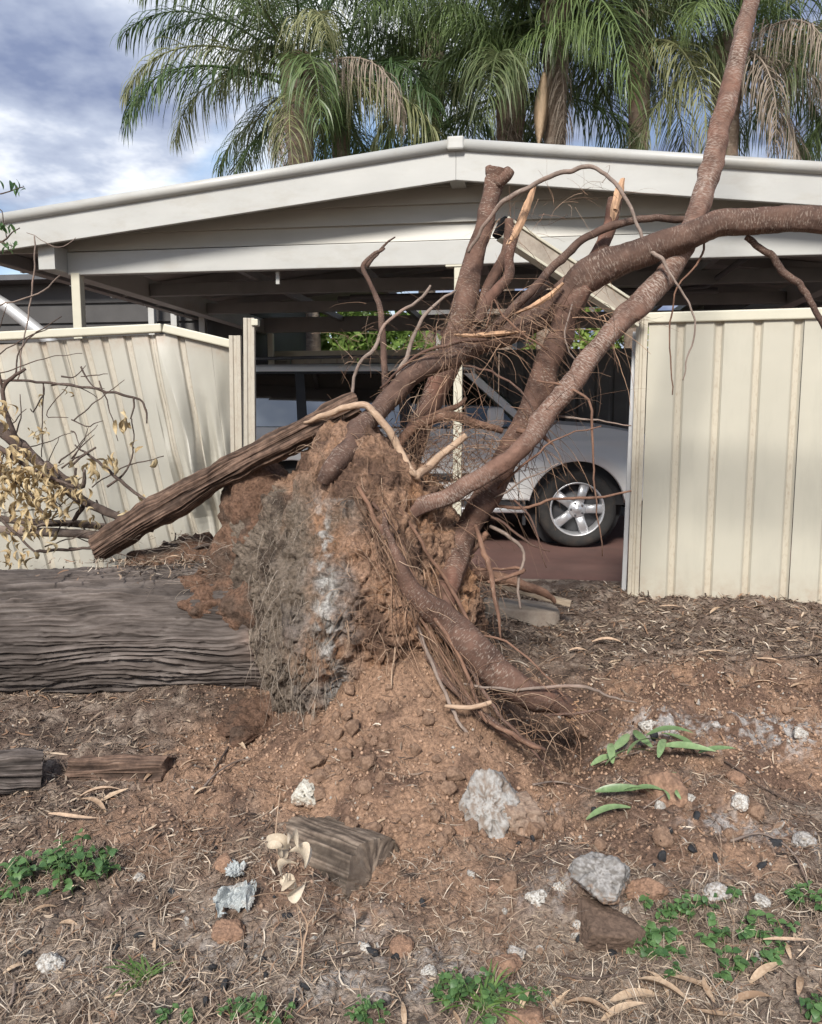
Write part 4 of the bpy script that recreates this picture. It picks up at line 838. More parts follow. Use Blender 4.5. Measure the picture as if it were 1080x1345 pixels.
# the bent fence: a racked, buckled sheet below a broken-backed rail
bf = thing('metal_fence', 'bent weathered cream fence with buckled sheets beside the fallen trunk', 'fence', tuple(at(150, 735, 5.35)))
YB = 5.35
tops = np.array([(-260, 452), (-120, 447), (0, 441), (110, 432), (215, 428), (264, 440), (306, 450)], float)     # rail, in photograph pixels at YB
def top_pt(px): return at(px, np.interp(px, tops[:, 0], tops[:, 1]) + 10, YB)
rib_px = np.array([-230, -190, -150, -110, -72, -36, 0, 30, 58, 88, 116, 148, 182, 222, 264])
def sheet_pt(u, t, d):
    """u: pixel position along the rail, t: 0 top .. 1 bottom, d: rib depth"""
    p = top_pt(u); shift = np.interp(u, [-260, 90, 200, 264, 285, 306], [60, 78, 70, 32, 5, -10]); k = t ** 1.05
    bx = u + shift * (k if u < 262 else k + (u - 262) / 44 * (-0.9 * math.sin(math.pi * min(1, t * 1.7)) if t < 0.6 else -0.1))
    q = at(bx, 0, YB); zb = 0.22; z = p[2] + (zb - p[2]) * t
    fold = 0.11 * math.exp(-((u - 215 - 60 * (t - .55)) / 16) ** 2) * math.exp(-((t - 0.52) / 0.12) ** 2) - 0.09 * math.exp(-((u - 225) / 22) ** 2) * math.exp(-((t - 0.66) / 0.10) ** 2)
    buck = 0.09 * math.sin(u / 42.0 + 1.5 * t) * t * (1 - t) * 2 + 0.10 * t * sstep(150, 260, np.array(u)) * (1 - t)
    crump = 0.03 * float(math.sin(u * 0.21 + 9 * t) * math.sin(u * 0.07 - 14 * t)) * math.exp(-((t - 0.55) / 0.25) ** 2) * (u > 170)
    cr1 = u - (186 + 62 * t); cr2 = u - (236 - 40 * (t - .4)); fold += 0.07 * max(0, 1 - abs(cr1) / 20) * math.sin(math.pi * min(1, t * 1.15)) - 0.055 * max(0, 1 - abs(cr2) / 16) * (t > .2) * math.sin(math.pi * min(1, max(0, t - .2) * 1.6)) + 0.05 * max(0, 1 - math.hypot((u - 196) / 16, (t - .63) / .05))
    flap = 0.10 * float(sstep(264, 306, np.array(u))) * math.sin(math.pi * min(1, t * 1.4))
    x = q[0] * (YB + 0) / YB
    return (x, YB + d - fold + buck + crump + flap, z)
segs = [-260, -110, 58, 182, 264, 306]
for a, b in zip(segs[:-1], segs[1:]):
    us = np.arange(a, b + 0.01, 1.2 if b > 60 else 1.8); nt_ = 44; V = []; cc_ = []
    for layer in (0, 0.003):
        for t in np.linspace(0, 1, nt_):
            for u in us:
                j = np.abs(rib_px - u).min(); rr_ = max(0, min(1, (5.5 - j) / 2.0)) if u < 258 else 0
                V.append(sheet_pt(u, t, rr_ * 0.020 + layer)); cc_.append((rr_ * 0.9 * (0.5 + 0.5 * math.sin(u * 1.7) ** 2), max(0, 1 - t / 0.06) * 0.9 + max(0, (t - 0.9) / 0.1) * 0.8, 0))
    n = len(us); Q = []
    for L in (0, 1):
        for k in range(nt_ - 1):
            for i in range(n - 1):
                o_ = L * n * nt_ + k * n + i; Q.append((o_, o_ + n, o_ + n + 1, o_ + 1) if L == 0 else (o_, o_ + 1, o_ + n + 1, o_ + n))
    o2 = n * nt_
    for k in range(nt_ - 1):
        for i in (0, n - 1): Q.append((k * n + i, (k + 1) * n + i, o2 + (k + 1) * n + i, o2 + k * n + i))
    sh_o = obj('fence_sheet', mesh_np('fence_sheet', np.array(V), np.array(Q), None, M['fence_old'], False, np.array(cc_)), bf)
    if a == 264: sh_o['label'] = 'folded end flap of the bent fence'
for a, b in ((-260, 214), (216, 308)):
    m = MB(); pa, pb = top_pt(a), top_pt(b); m.bar(pa + (0, -0.005, 0.035), pb + (0, -0.005, 0.035), 0.06, 0.055); obj('top_rail', m.mesh('top_rail', M['cream_post'], bevel=0.008), bf)
def slotted(poly, z0, z1, lx):
    m = MB(); m.prism(poly, lambda a, b, t: (a + lx * (t - z0), b, t), z0, z1); me = m.mesh('post', M['fence_old'], bevel=0.002)
    c_ = me.color_attributes.new('Col', 'FLOAT_COLOR', 'POINT'); c_.data.foreach_set('color', np.tile((0.6, 0.2, 0, 1), len(me.vertices)).astype(np.float32)); return me
def chan(x, y, w, d): return [(x - w / 2, y - d / 2), (x - w * .17, y - d / 2), (x - w * .12, y - d / 2 + .008), (x + w * .12, y - d / 2 + .008), (x + w * .17, y - d / 2), (x + w / 2, y - d / 2), (x + w / 2, y + d / 2), (x - w / 2, y + d / 2)]
p = at(309, 600, 5.28); q = at(309, 441, 5.28); obj('post', slotted(chan(p[0], 5.28, 0.075, 0.05), 0.15, q[2], 0.012), bf)
p = at(325, 600, 5.2); q = at(325, 418, 5.2); po = obj('post', slotted(chan(p[0], 5.2, 0.07, 0.05), 0.15, q[2], 0.018), bf)
m = MB(); q = at(334, 424, 5.2); m.box(q[0] - .012, q[0] + .03, 5.16, 5.24, q[2] - .02, q[2] + .02); obj('cap', m.mesh('cap', M['cream_post'], bevel=.004), po)

# broken painted beam hanging from the carport onto the fence
bm_ = thing('fallen_beam', 'broken cream box beam slanting down through the limbs onto the fence', 'beam', tuple(at(740, 350, 4.85)))
M['beam_face'] = plain('dirty_beam_face', (0.36, 0.31, 0.25), 0.7, 0.2, 8, 0.2, dirt=(0.16, 0.12, 0.09), dirt_at=(0.45, 0.7))
b0, b1 = at(660, 300, 4.75), at(840, 418, 5.0)
m = MB(); m.bar(b0, b1, 0.06, 0.095); obj('web', m.mesh('web', M['beam_face'], bevel=0.004), bm_)
dv = (b1 - b0) / np.linalg.norm(b1 - b0); upv = np.array((0, 0, 1)) - dv * dv[2]; upv /= np.linalg.norm(upv)
for s in (-1, 1):
    m = MB(); m.bar(b0 + upv * 0.0555 * s - dv * 0.01 * s, b1 + upv * 0.0555 * s, 0.085, 0.016); obj('flange', m.mesh('flange', M['cream_post'], bevel=0.003), bm_)
m = MB(); m.bar(b0 - dv * 0.03, b0 + dv * 0.012, 0.075, 0.12); obj('end_block', m.mesh('end_block', M['old_log'], bevel=0.01), bm_)
# ------------------------------------------------------------------ the car
M['silver'] = plain('silver_paint', (0.82, 0.81, 0.78), 0.4, 0.03, 2, metallic=0.0, coat=0.15)
M['black_trim'] = plain('black_trim', (0.022, 0.022, 0.024), 0.5, 0.2, 8)
M['tyre'] = plain('tyre_rubber', (0.022, 0.021, 0.020), 0.85, 0.25, 12, 0.3, dirt=(0.06, 0.045, 0.035), dirt_at=(0.5, 0.8))
M['alloy'] = plain('alloy', (0.60, 0.60, 0.61), 0.38, 0.06, 9, metallic=0.6)
M['plastic_lens'] = plain('clear_lens', (0.55, 0.52, 0.48), 0.2, 0.05, 20)
M['red_lens'] = plain('red_lens', (0.35, 0.02, 0.02), 0.2, 0.05, 20)
M['seat'] = plain('seat_cloth', (0.045, 0.045, 0.048), 0.9, 0.2, 20)
def glass(name, tint, base):
    m, nt, b = new_mat(name); nt.nodes.remove(b); t = N(nt, 'ShaderNodeBsdfTransparent'); t.inputs[0].default_value = (*tint, 1)
    g = N(nt, 'ShaderNodeBsdfGlossy'); g.inputs['Roughness'].default_value = 0.03; g.inputs[0].default_value = (0.9, 0.95, 1, 1)
    n = noise(nt, coords(nt), 3, 2); lw = N(nt, 'ShaderNodeFresnel'); lw.inputs[0].default_value = 1.55
    a = N(nt, 'ShaderNodeMath', operation='ADD'); nt.links.new(lw.outputs[0], a.inputs[0]); a.inputs[1].default_value = base
    mx_ = nt.nodes.new('ShaderNodeMixShader'); nt.links.new(a.outputs[0], mx_.inputs[0]); nt.links.new(t.outputs[0], mx_.inputs[1]); nt.links.new(g.outputs[0], mx_.inputs[2])
    nt.links.new(mx_.outputs[0], nt.nodes['Material Output'].inputs[0]); return m
M['tint_glass'] = glass('tinted_glass', (0.05, 0.06, 0.07), 0.17)
M['clear_glass'] = glass('clear_glass', (0.45, 0.52, 0.48), 0.03)
w0 = at(774, 720, 7.85); YAW = R(-4.0)
car = thing('parked_car', 'silver four wheel drive wagon parked side-on inside the carport', 'car', (w0[0] + 0.92 * math.sin(-YAW) * -1, w0[1] + 0.92 * math.cos(YAW), 0.178), YAW)
def cpart(name, V, F, mat, par=None, smooth=True, bevel=0):
    m = MB(); m.add(V, F); return obj(name, m.mesh(name, M[mat], smooth, bevel), par or car, False)
WB, WZ, AR = 2.85, 0.385, 0.475
def belt(x): return float(np.interp(x, [-3.85, -3.3, -1.5, -0.55, -0.3, 0.3, 0.7, 0.95], [1.13, 1.19, 1.175, 1.175, 1.225, 1.185, 1.11, 1.0]))
def low(x):
    for c in (0, -WB):
        if abs(x - c) < AR: return WZ + math.sqrt(AR * AR - (x - c) ** 2)
    return 0.47
def halfw(x, z):
    w = 0.915 - 0.07 * max(0, (z - 0.85) / 0.4) ** 2 - 0.05 * max(0, (0.75 - z) / 0.35) ** 2
    w -= 0.20 * max(0, (x - 0.42) / 0.53) ** 2.2 + 0.12 * max(0, (-3.2 - x) / 0.65) ** 2
    for c in (0, -WB):
        r = math.hypot(x - c, z - WZ); w += 0.035 * math.exp(-((r - 0.55) / 0.10) ** 2) * (1 if z > 0.4 else 0.4)
    w += 0.012 * math.exp(-((z - 1.06) / 0.03) ** 2)
    return w
def side_shell(x0, x1, mat_name, name, inset=0.0, nx_=None, par=None):
    xs = np.linspace(x0, x1, nx_ or max(8, int((x1 - x0) / 0.025))); nz = 26; V = []; F = []
    for s in (-1, 1):
        V = []; F = []; o = 0
        for x in xs:
            zb, zt = low(x), belt(x)
            for k in range(nz):
                z = zb + (zt - zb) * k / (nz - 1); V.append((x, s * (halfw(x, z) - inset), z))
            V.append((x, s * (halfw(x, zb) - 0.10), zb))
        n = nz + 1
        for i in range(len(xs) - 1):
            for k in range(nz - 1): F.append((o + i * n + k, o + (i + 1) * n + k, o + (i + 1) * n + k + 1, o + i * n + k + 1))
            F.append((o + i * n + nz, o + (i + 1) * n + nz, o + (i + 1) * n, o + i * n))
        cpart(name, V, F, mat_name, par)
side_shell(-0.572, 0.95, 'silver', 'front_fender', nx_=90); side_shell(-1.672, -0.580, 'silver', 'front_door'); side_shell(-2.44, -1.680, 'silver', 'rear_door'); side_shell(-3.85, -2.448, 'silver', 'rear_fender', nx_=80)
# dark inner shell so the door gaps read as gaps, wheel housings
V, F = [], []
m = MB(); m.box(-3.7, 0.75, -0.80, 0.80, 0.42, 1.10); 
obj('inner_body', m.mesh('inner_body', M['black_trim']), car, False)
# bonnet, cowl, front and rear ends
V = []; xs = np.linspace(-0.55, 0.95, 24); nyb = 15
for x in xs:
    w = halfw(x, belt(x)) - 0.004
    for k in range(nyb): y = -w + 2 * w * k / (nyb - 1); V.append((x, y, belt(x) + 0.035 * (1 - (y / w) ** 2) + 0.002))
F = [(i * nyb + k, (i + 1) * nyb + k, (i + 1) * nyb + k + 1, i * nyb + k + 1) for i in range(len(xs) - 1) for k in range(nyb - 1)]
cpart('bonnet', V, F, 'silver')
for x, nm, mt in ((0.95, 'front_end', 'silver'), (-3.85, 'tailgate', 'silver')):
    V = []; nz, ny_ = 12, 13
    for k in range(nz):
        z = 0.47 + (belt(x) - 0.47) * k / (nz - 1); w = halfw(x, z)
        for j in range(ny_): y = -w + 2 * w * j / (ny_ - 1); V.append((x + math.copysign(0.06, x) * (1 - (y / w) ** 2), y, z))
    F = [(k * ny_ + j, k * ny_ + j + 1, (k + 1) * ny_ + j + 1, (k + 1) * ny_ + j) for k in range(nz - 1) for j in range(ny_ - 1)]; cpart(nm, V, F, mt)
m = MB(); m.box(0.93, 1.06, -0.72, 0.72, 0.45, 0.68); part('front_bumper', m, 'silver', car, True, 0.04)
m = MB(); m.box(-3.99, -3.82, -0.80, 0.80, 0.45, 0.70); part('rear_bumper', m, 'silver', car, True, 0.04)
m = MB(); m.box(0.985, 1.03, -0.38, 0.38, 0.74, 0.94); gr = part('grille', m, 'black_trim', car, False, 0.01)
for k in range(3):
    m = MB(); m.box(1.031, 1.04, -0.36, 0.36, 0.77 + 0.06 * k, 0.79 + 0.06 * k); part('grille_bar', m, 'alloy', gr)
for s in (-1, 1):
    m = MB(); m.box(0.80, 0.98, min(s * 0.45, s * 0.74), max(s * 0.45, s * 0.74), 0.80, 0.97); part('headlight', m, 'plastic_lens', car, True, 0.03)
    m = MB(); m.box(-3.88, -3.74, min(s * 0.74, s * 0.83), max(s * 0.74, s * 0.83), 0.85, 1.15); part('tail_light', m, 'red_lens', car, True, 0.02)
# greenhouse
def gside(x, z, s, ins=0.0): return (x, s * (0.855 - ins - 0.19 * (z - 1.18) - 0.05 * max(0, -3.3 - x)), z)
def plate(name, poly, mat_, ins, th, sides_=(-1, 1), par=None, bevel=0):
    for s in sides_:
        m = MB(); m.prism(poly, lambda a, b, t: gside(a, b, s, t), ins, ins + th); part(name, m, mat_, par or car, False, bevel)
RT = 1.755
plate('pillar', [(-0.42, 1.19), (-0.53, 1.19), (-1.145, RT - .02), (-1.05, RT)], 'silver', 0.0, 0.05, bevel=0.008)
plate('pillar', [(-1.64, 1.17), (-1.76, 1.17), (-1.80, RT - .02), (-1.68, RT - .02)], 'black_trim', 0.004, 0.04)
plate('pillar', [(-2.70, 1.17), (-2.80, 1.17), (-2.84, RT - .02), (-2.75, RT - .02)], 'black_trim', 0.004, 0.04)
plate('pillar', [(-3.42, 1.17), (-3.84, 1.14), (-3.62, RT - .02), (-3.36, RT - .02)], 'silver', 0.0, 0.05, bevel=0.008)
plate('door_window', [(-0.56, 1.17), (-1.64, 1.17), (-1.68, RT - .03), (-1.13, RT - .03)], 'clear_glass', 0.018, 0.005)
plate('door_window', [(-1.76, 1.17), (-2.70, 1.17), (-2.75, RT - .03), (-1.80, RT - .03)], 'tint_glass', 0.018, 0.005)
plate('quarter_window', [(-2.80, 1.17), (-3.42, 1.17), (-3.36, RT - .03), (-2.84, RT - .03)], 'tint_glass', 0.018, 0.005)
plate('window_seal', [(-0.50, 1.165), (-3.5, 1.165), (-3.5, 1.195), (-0.52, 1.195)], 'black_trim', -0.012, 0.03)
plate('window_frame', [(-1.06, RT - .028), (-3.55, RT - .028), (-3.55, RT + 0.0), (-1.04, RT + 0.0)], 'black_trim', -0.004, 0.03)
V = []; xs = np.linspace(-3.62, -1.02, 30); ny_ = 17
for x in xs:
    e = 0.02 * math.exp(-((x + 1.02) / .2) ** 2) + 0.03 * math.exp(-((x + 3.62) / .2) ** 2)
    for k in range(ny_):
        th_ = math.pi * k / (ny_ - 1); y = -0.75 * math.cos(th_); V.append((x, math.copysign(abs(y / 0.75) ** 0.75, y) * 0.75, RT - 0.005 - e + 0.095 * math.sin(th_) ** 0.55))
F = [(i * ny_ + k, (i + 1) * ny_ + k, (i + 1) * ny_ + k + 1, i * ny_ + k + 1) for i in range(29) for k in range(ny_ - 1)] + [tuple(range(ny_)), tuple(range(29 * ny_, 30 * ny_))[::-1]]
roof = cpart('roof', V, F, 'silver')
for s in (-1, 1):
    m = MB(); m.tube([(-3.45, s * .63, 1.835), (-3.35, s * .63, 1.885), (-2.2, s * .62, 1.905), (-1.35, s * .62, 1.885), (-1.2, s * .62, 1.83)], 0.018, 8); obj('roof_rail', m.mesh('roof_rail', M['dark_steel'], True), roof, False)
m = MB(); m.add([(-0.40, -0.80, 1.22), (-0.40, 0.80, 1.22), (-1.05, 0.73, RT + .01), (-1.05, -0.73, RT + .01)], [(0, 1, 2, 3)]); part('windscreen', m, 'clear_glass', car)
m = MB(); m.add([(-3.83, -0.72, 1.18), (-3.83, 0.72, 1.18), (-3.62, 0.66, RT), (-3.62, -0.66, RT)], [(0, 1, 2, 3)]); part('rear_window', m, 'tint_glass', car)
m = MB(); m.box(-0.6, -0.38, -0.78, 0.78, 1.105, 1.19); part('dashboard', m, 'black_trim', car, True, 0.03)
for x in (-1.55, -2.5):
    for s in (-1, 1):
        m = MB(); m.box(x - 0.25, x + 0.3, s * 0.38 - 0.25, s * 0.38 + 0.25, 1.101, 1.16); m.box(x - 0.36, x - 0.22, s * 0.38 - 0.24, s * 0.38 + 0.24, 1.16, 1.50); m.box(x - 0.36, x - 0.27, s * 0.38 - 0.13, s * 0.38 + 0.13, 1.52, 1.68)
        part('seat', m, 'seat', car, True, 0.03)
m = MB(); m.tube([(-0.92 + 0.05 * math.sin(a), -0.38 + 0.18 * math.cos(a), 1.22 + 0.17 * math.sin(a)) for a in np.linspace(0, 2 * math.pi, 25)], 0.015, 6); obj('steering_wheel', m.mesh('steering_wheel', M['black_trim'], True), car, False)
# mirrors, handles, mouldings, indicator, side step, arch lips
for s in (-1, 1):
    m = MB(); m.box(-0.90, -0.74, min(s * .93, s * 1.09), max(s * .93, s * 1.09), 1.19, 1.385); mi = part('mirror', m, 'silver', car, True, 0.035)
    m = MB(); m.box(-0.86, -0.78, min(s * .84, s * .94), max(s * .84, s * .94), 1.20, 1.25); part('mirror_arm', m, 'black_trim', mi)
    for x in (-1.50, -2.36):
        y = halfw(x, 1.06); m = MB(); m.box(x - .11, x + .11, min(s * (y + .008), s * (y + .045)), max(s * (y + .008), s * (y + .045)), 1.035, 1.075); part('door_handle', m, 'alloy', car, True, 0.012)
    for x0, x1 in ((-1.60, -0.62), (-2.36, -1.72)):
        y = halfw(-1.3, 0.70); m = MB(); m.box(x0, x1, min(s * (y - .01), s * (y + .022)), max(s * (y - .01), s * (y + .022)), 0.655, 0.735); part('door_moulding', m, 'black_trim', car, True, 0.01)
    y = halfw(-.47, 1.0); m = MB(); m.box(-0.515, -0.43, min(s * (y - .01), s * (y + .012)), max(s * (y - .01), s * (y + .012)), 0.975, 1.02); part('side_indicator', m, 'plastic_lens', car, True, 0.006)
    m = MB(); m.box(-2.36, -0.50, min(s * .80, s * .955), max(s * .80, s * .955), 0.345, 0.40); part('side_step', m, 'alloy', car, True, 0.015)
    m = MB(); m.box(-2.36, -0.50, min(s * .74, s * .86), max(s * .74, s * .86), 0.405, 0.47); part('sill', m, 'black_trim', car)
    m = MB(); m.box(-0.535, -0.505, min(s * .72, s * .90), max(s * .72, s * .90), 0.22, 0.46); part('mud_flap', m, 'black_trim', car)
# wheels
def wheel(x, s):
    yo = s * 0.925; W_ = 0.25
    prof = [(0.268, 0.0), (0.285, -0.012), (0.33, -0.016), (0.365, -0.004), (0.383, 0.03), (0.386, 0.06), (0.386, 0.19), (0.383, 0.22), (0.36, 0.25), (0.27, 0.25)]
    n = 64; V = [(x + r * math.cos(a), yo - s * d, WZ + r * math.sin(a)) for r, d in prof for a in np.linspace(0, 2 * math.pi, n, endpoint=False)]
    F = [(k * n + i, k * n + (i + 1) % n, (k + 1) * n + (i + 1) % n, (k + 1) * n + i) for k in range(len(prof) - 1) for i in range(n)]
    m = MB(); wh = thing_part = obj('wheel', None, car, False)
    m.add(V, F); ty = obj('tyre', m.mesh('tyre', M['tyre'], True), wh, False)
    m = MB(); prof = [(0.272, 0.004), (0.266, -0.006), (0.258, -0.004), (0.248, 0.02), (0.24, 0.10), (0.235, 0.2)]
    V = [(x + r * math.cos(a), yo - s * d, WZ + r * math.sin(a)) for r, d in prof for a in np.linspace(0, 2 * math.pi, n, endpoint=False)]
    F = [(k * n + i, k * n + (i + 1) % n, (k + 1) * n + (i + 1) % n, (k + 1) * n + i) for k in range(len(prof) - 1) for i in range(n)]; m.add(V, F)
    for k in range(5):                                            # five broad spokes
        a = 0.02 + k * math.pi * 0.4; ca, sa = math.cos(a), math.sin(a); V = []
        for r, wd, d in ((0.06, 0.045, 0.015), (0.15, 0.042, 0.006), (0.255, 0.050, 0.010)):
            for e, dd in ((-wd, 0.012), (-wd * .55, 0.0), (wd * .55, 0.0), (wd, 0.012), (wd, 0.05), (-wd, 0.05)): V.append((x + r * ca - e * sa, yo - s * (d + dd), WZ + r * sa + e * ca))
        F = [(6 * q + j, 6 * q + (j + 1) % 6, 6 * q + 6 + (j + 1) % 6, 6 * q + 6 + j) for q in (0, 1) for j in range(6)] + [tuple(range(6)), tuple(range(12, 18))]; m.add(V, F)
    V = [(x + r * math.cos(a), yo - s * d, WZ + r * math.sin(a)) for r, d in ((0.085, 0.06), (0.085, 0.012), (0.07, 0.006), (0.038, 0.006), (0.034, -0.002), (0.002, -0.004)) for a in np.linspace(0, 2 * math.pi, 32, endpoint=False)]
    F = [(k * 32 + i, k * 32 + (i + 1) % 32, (k + 1) * 32 + (i + 1) % 32, (k + 1) * 32 + i) for k in range(5) for i in range(32)]; m.add(V, F)
    rim = obj('rim', m.mesh('rim', M['alloy'], True), wh, False)
    m = MB()
    for k in range(5):
        a = 0.02 + math.pi * 0.2 + k * math.pi * 0.4; c_ = (x + 0.062 * math.cos(a), WZ + 0.062 * math.sin(a)); m.tube([(c_[0], yo - s * 0.02, c_[1]), (c_[0], yo + s * 0.001, c_[1])], 0.0115, 8)
    obj('wheel_nuts', m.mesh('wheel_nuts', M['dark_steel'], True), wh, False)
    m = MB(); m.tube([(x, yo - s * 0.16, WZ), (x, yo - s * 0.12, WZ)], 0.235, 40); obj('brake_disc', m.mesh('brake_disc', M['dark_steel'], True), wh, False)
for x in (0, -WB):
    for s in (-1, 1): wheel(x, s)
for x in (0, -WB):                                                # wheel housings
    for s in (-1, 1):
        m = MB(); m.tube([(x, s * 0.60, WZ + .02), (x, s * 0.62, WZ + .02)], AR + 0.01, 32); part('wheel_housing', m, 'black_trim', car)
        V = [(x + (AR + .015) * math.cos(a), s * y, WZ + (AR + .015) * math.sin(a)) for y in (0.60, 0.905) for a in np.linspace(0, math.pi, 25)]
        cpart('arch_liner', V, [(i, i + 1, 26 + i, 25 + i) for i in range(24)], 'black_trim')

# ------------------------------------------------------------------ palms beyond the carport
M['frond'] = leafmat('palm_leaflets', (0.050, 0.090, 0.030), (0.155, 0.21, 0.075), 0.42, 0.3)
M['frond_pale'] = leafmat('palm_leaflets_yellowing', (0.11, 0.14, 0.06), (0.27, 0.27, 0.13), 0.5, 0.3)
M['frond_dead'] = leafmat('palm_leaflets_dead', (0.16, 0.12, 0.085), (0.33, 0.27, 0.215), 0.8, 0.15)
M['palm_trunk'] = bark_mat('palm_trunk_bark', (0.14, 0.10, 0.075), (0.29, 0.22, 0.165), (0.38, 0.32, 0.26), (2, 14), (0.5, 0.6))
M['spathe'] = plain('dry_spathe', (0.42, 0.30, 0.19), 0.7, 0.2, 8, stretch=(4, 4, 1))
def frond_mesh(name, elev, length, droop, mats, seed, dens=1.0, sag=1.0):
    """one feather frond growing along +x at an elevation, arching under its weight; leaflets hang in a plume"""
    r_ = np.random.default_rng(seed); n = 22; p = np.zeros(3); P = [p.copy()]; a = elev
    for k in range(n - 1):
        a -= droop * (0.35 + 1.5 * (k / n) ** 1.2) / n; p = p + np.array((math.cos(a), 0.05 * math.sin(seed + k * .2), math.sin(a))) * length / n; P.append(p.copy())
    P = np.array(P); acc = Acc(); V, Q, T, _u = tube_np(P, np.linspace(0.028, 0.004, n), 5, cap=False); acc.add(V, Q)
    d, X, Y = frames(P); side = np.array((0, 1.0, 0)); nl = int(92 * dens)
    base, dirs, lens = [], [], []
    for k in range(nl):
        t = 0.13 + 0.87 * k / nl; f = t * (n - 1); i0 = min(n - 2, int(f)); b = P[i0] + (P[i0 + 1] - P[i0]) * (f - i0); dd = P[i0 + 1] - P[i0]; dd /= np.linalg.norm(dd); up = np.cross(dd, side); up *= np.sign(up[2] + 1e-6)
        for s in (-1, 1):
            ang = r_.uniform(-0.5, 0.75); out = side * s * math.cos(ang) + up * math.sin(ang)
            v = dd * (0.55 + 0.5 * t) + out + r_.normal(size=3) * 0.12; v /= np.linalg.norm(v)
            base.append(b); dirs.append(v); lens.append(0.95 * (math.sin(math.pi * min(1, 0.16 + 0.80 * t)) ** 0.6) * r_.uniform(.75, 1.15))
    base, dirs, lens = np.array(base), np.array(dirs), np.array(lens); m_ = len(base); K = 6; pts = [base]; dcur = dirs.copy(); q = base.copy()
    for k in range(K - 1):
        dcur = dcur + np.array((0, 0, -0.42 * sag)) * (0.5 + k * 0.35) + r_.normal(size=(m_, 3)) * 0.05; dcur /= np.linalg.norm(dcur, axis=1)[:, None]; q = q + dcur * (lens / (K - 1))[:, None]; pts.append(q)
    pts = np.stack(pts, 1); wv = np.cross(dirs, np.array((0, 0, 1.0))) + r_.normal(size=(m_, 3)) * 0.35; wv /= np.linalg.norm(wv, axis=1)[:, None]
    wid = 0.019 * np.array([0.6, 1, 1, 0.85, 0.55, 0.08]); L = pts + wv[:, None] * wid[None, :, None] * 0.5; Rr = pts - wv[:, None] * wid[None, :, None] * 0.5
    V = np.stack([L, Rr], 2).reshape(-1, 3); b0 = np.arange(m_)[:, None] * K * 2 + np.arange(K - 1)[None] * 2; b0 = b0.ravel()
    acc.add(V, np.stack([b0, b0 + 1, b0 + 3, b0 + 2], 1)); return acc.mesh(name, mats, True)
FR = {}
for mi_, mn in enumerate(('frond', 'frond_pale', 'frond_dead')):
    for ei, el in enumerate((80, 62, 45, 28, 10, -12, -40)):
        if mn == 'frond_pale' and el > 50: continue
        if mn == 'frond_dead' and el > 12: continue
        FR[(mn, ei)] = frond_mesh(mn, R(el), 3.3 + 0.15 * (ei % 3), R(95 if mn == 'frond' else 105) if el > -20 else R(55), M[mn], 300 + 10 * mi_ + ei, 1.0 if mn != 'frond_dead' else 0.8, 1.0 if mn != 'frond_dead' else 1.6)
def palm(label, px, py, Y, fr_n, seed, trunk_r=0.17, dead=2, scale=1.0, extra=()):
    r_ = random.Random(seed); c = at(px, py, Y); rt = thing('palm_tree', label, 'palm tree', (c[0], c[1], 0.15), 0, 'palm trees beyond the carport')
    n = 60; zt = np.linspace(0.1, c[2] + 0.15, n); path = np.stack([c[0] + 0.06 * np.sin(zt * .5 + seed), c[1] + 0 * zt, zt], 1)
    rad_ = trunk_r * (1 + 0.35 * sstep(c[2] - 1.6, c[2] - 0.3, zt)) * (1 + 0.04 * (np.arange(n) % 4 == 0)); V, Q, T, uv = tube_np(path, rad_, 18, limb_bump(seed, 0.07))
    obj('trunk', mesh_np('trunk', V, Q, T, M['palm_trunk'], True, None, uv), rt)
    ga = 2.399963
    for k in range(fr_n):
        f = k / fr_n; ei = min(6, int(f * 5.9 + r_.uniform(0, .6))); kind = 'frond'
        if ei >= 2 and r_.random() < 0.3: kind = 'frond_pale'
        o = bpy.data.objects.new('frond', FR[(kind, ei)]); COL.objects.link(o); o.parent = rt
        o.location = (r_.uniform(-.08, .08), r_.uniform(-.08, .08), c[2] - 0.15 - 0.45 * f); o.rotation_euler = (r_.uniform(-.25, .25), r_.uniform(-.1, .1), k * ga + r_.uniform(-.25, .25)); s_ = scale * r_.uniform(.85, 1.12); o.scale = (s_, s_ * r_.choice((-1, 1)), s_)
    for k in range(dead):
        o = bpy.data.objects.new('dead_frond', FR[('frond_dead', r_.choice((5, 6)))]); COL.objects.link(o); o.parent = rt; o['label'] = 'dry brown hanging frond'
        o.location = (0, 0, c[2] - 0.6); o.rotation_euler = (0, R(r_.uniform(8, 28)), r_.uniform(3.4, 6.0)); s_ = scale * r_.uniform(.6, .8); o.scale = (s_,) * 3
    for kind, ei, az_, sc_ in extra:
        o = bpy.data.objects.new('frond' if kind != 'frond_dead' else 'dead_frond', FR[(kind, ei)]); COL.objects.link(o); o.parent = rt; o.location = (0, 0, c[2] - 0.3); o.rotation_euler = (0, 0, R(az_)); o.scale = (sc_,) * 3
        if kind == 'frond_dead': o['label'] = 'dry brown hanging frond'
    return rt
palm('leftmost palm, its feathery fronds arching out over open sky', 396, 88, 13.0, 17, 1, 0.19, 1, 0.9, (('frond_pale', 3, 190, 0.95), ('frond', 1, 175, 0.95), ('frond_pale', 3, 285, 0.8), ('frond_dead', 4, 320, .8), ('frond', 2, 182, 0.9)))
palm('slimmer palm close behind the right side of the leftmost palm', 452, 110, 14.6, 13, 2, 0.14, 1, 0.95)
palm('palm with a bushy crown above the left part of the roof ridge', 566, 60, 15.0, 15, 3, 0.16, 0)
palm('palm with brown dead fronds right behind the roof ridge', 668, 96, 13.6, 18, 4, 0.18, 3)
palm('tall palm whose ringed trunk rises behind the ridge past the pale hanging sheath', 728, -20, 13.0, 18, 5, 0.17, 1, 1.1)
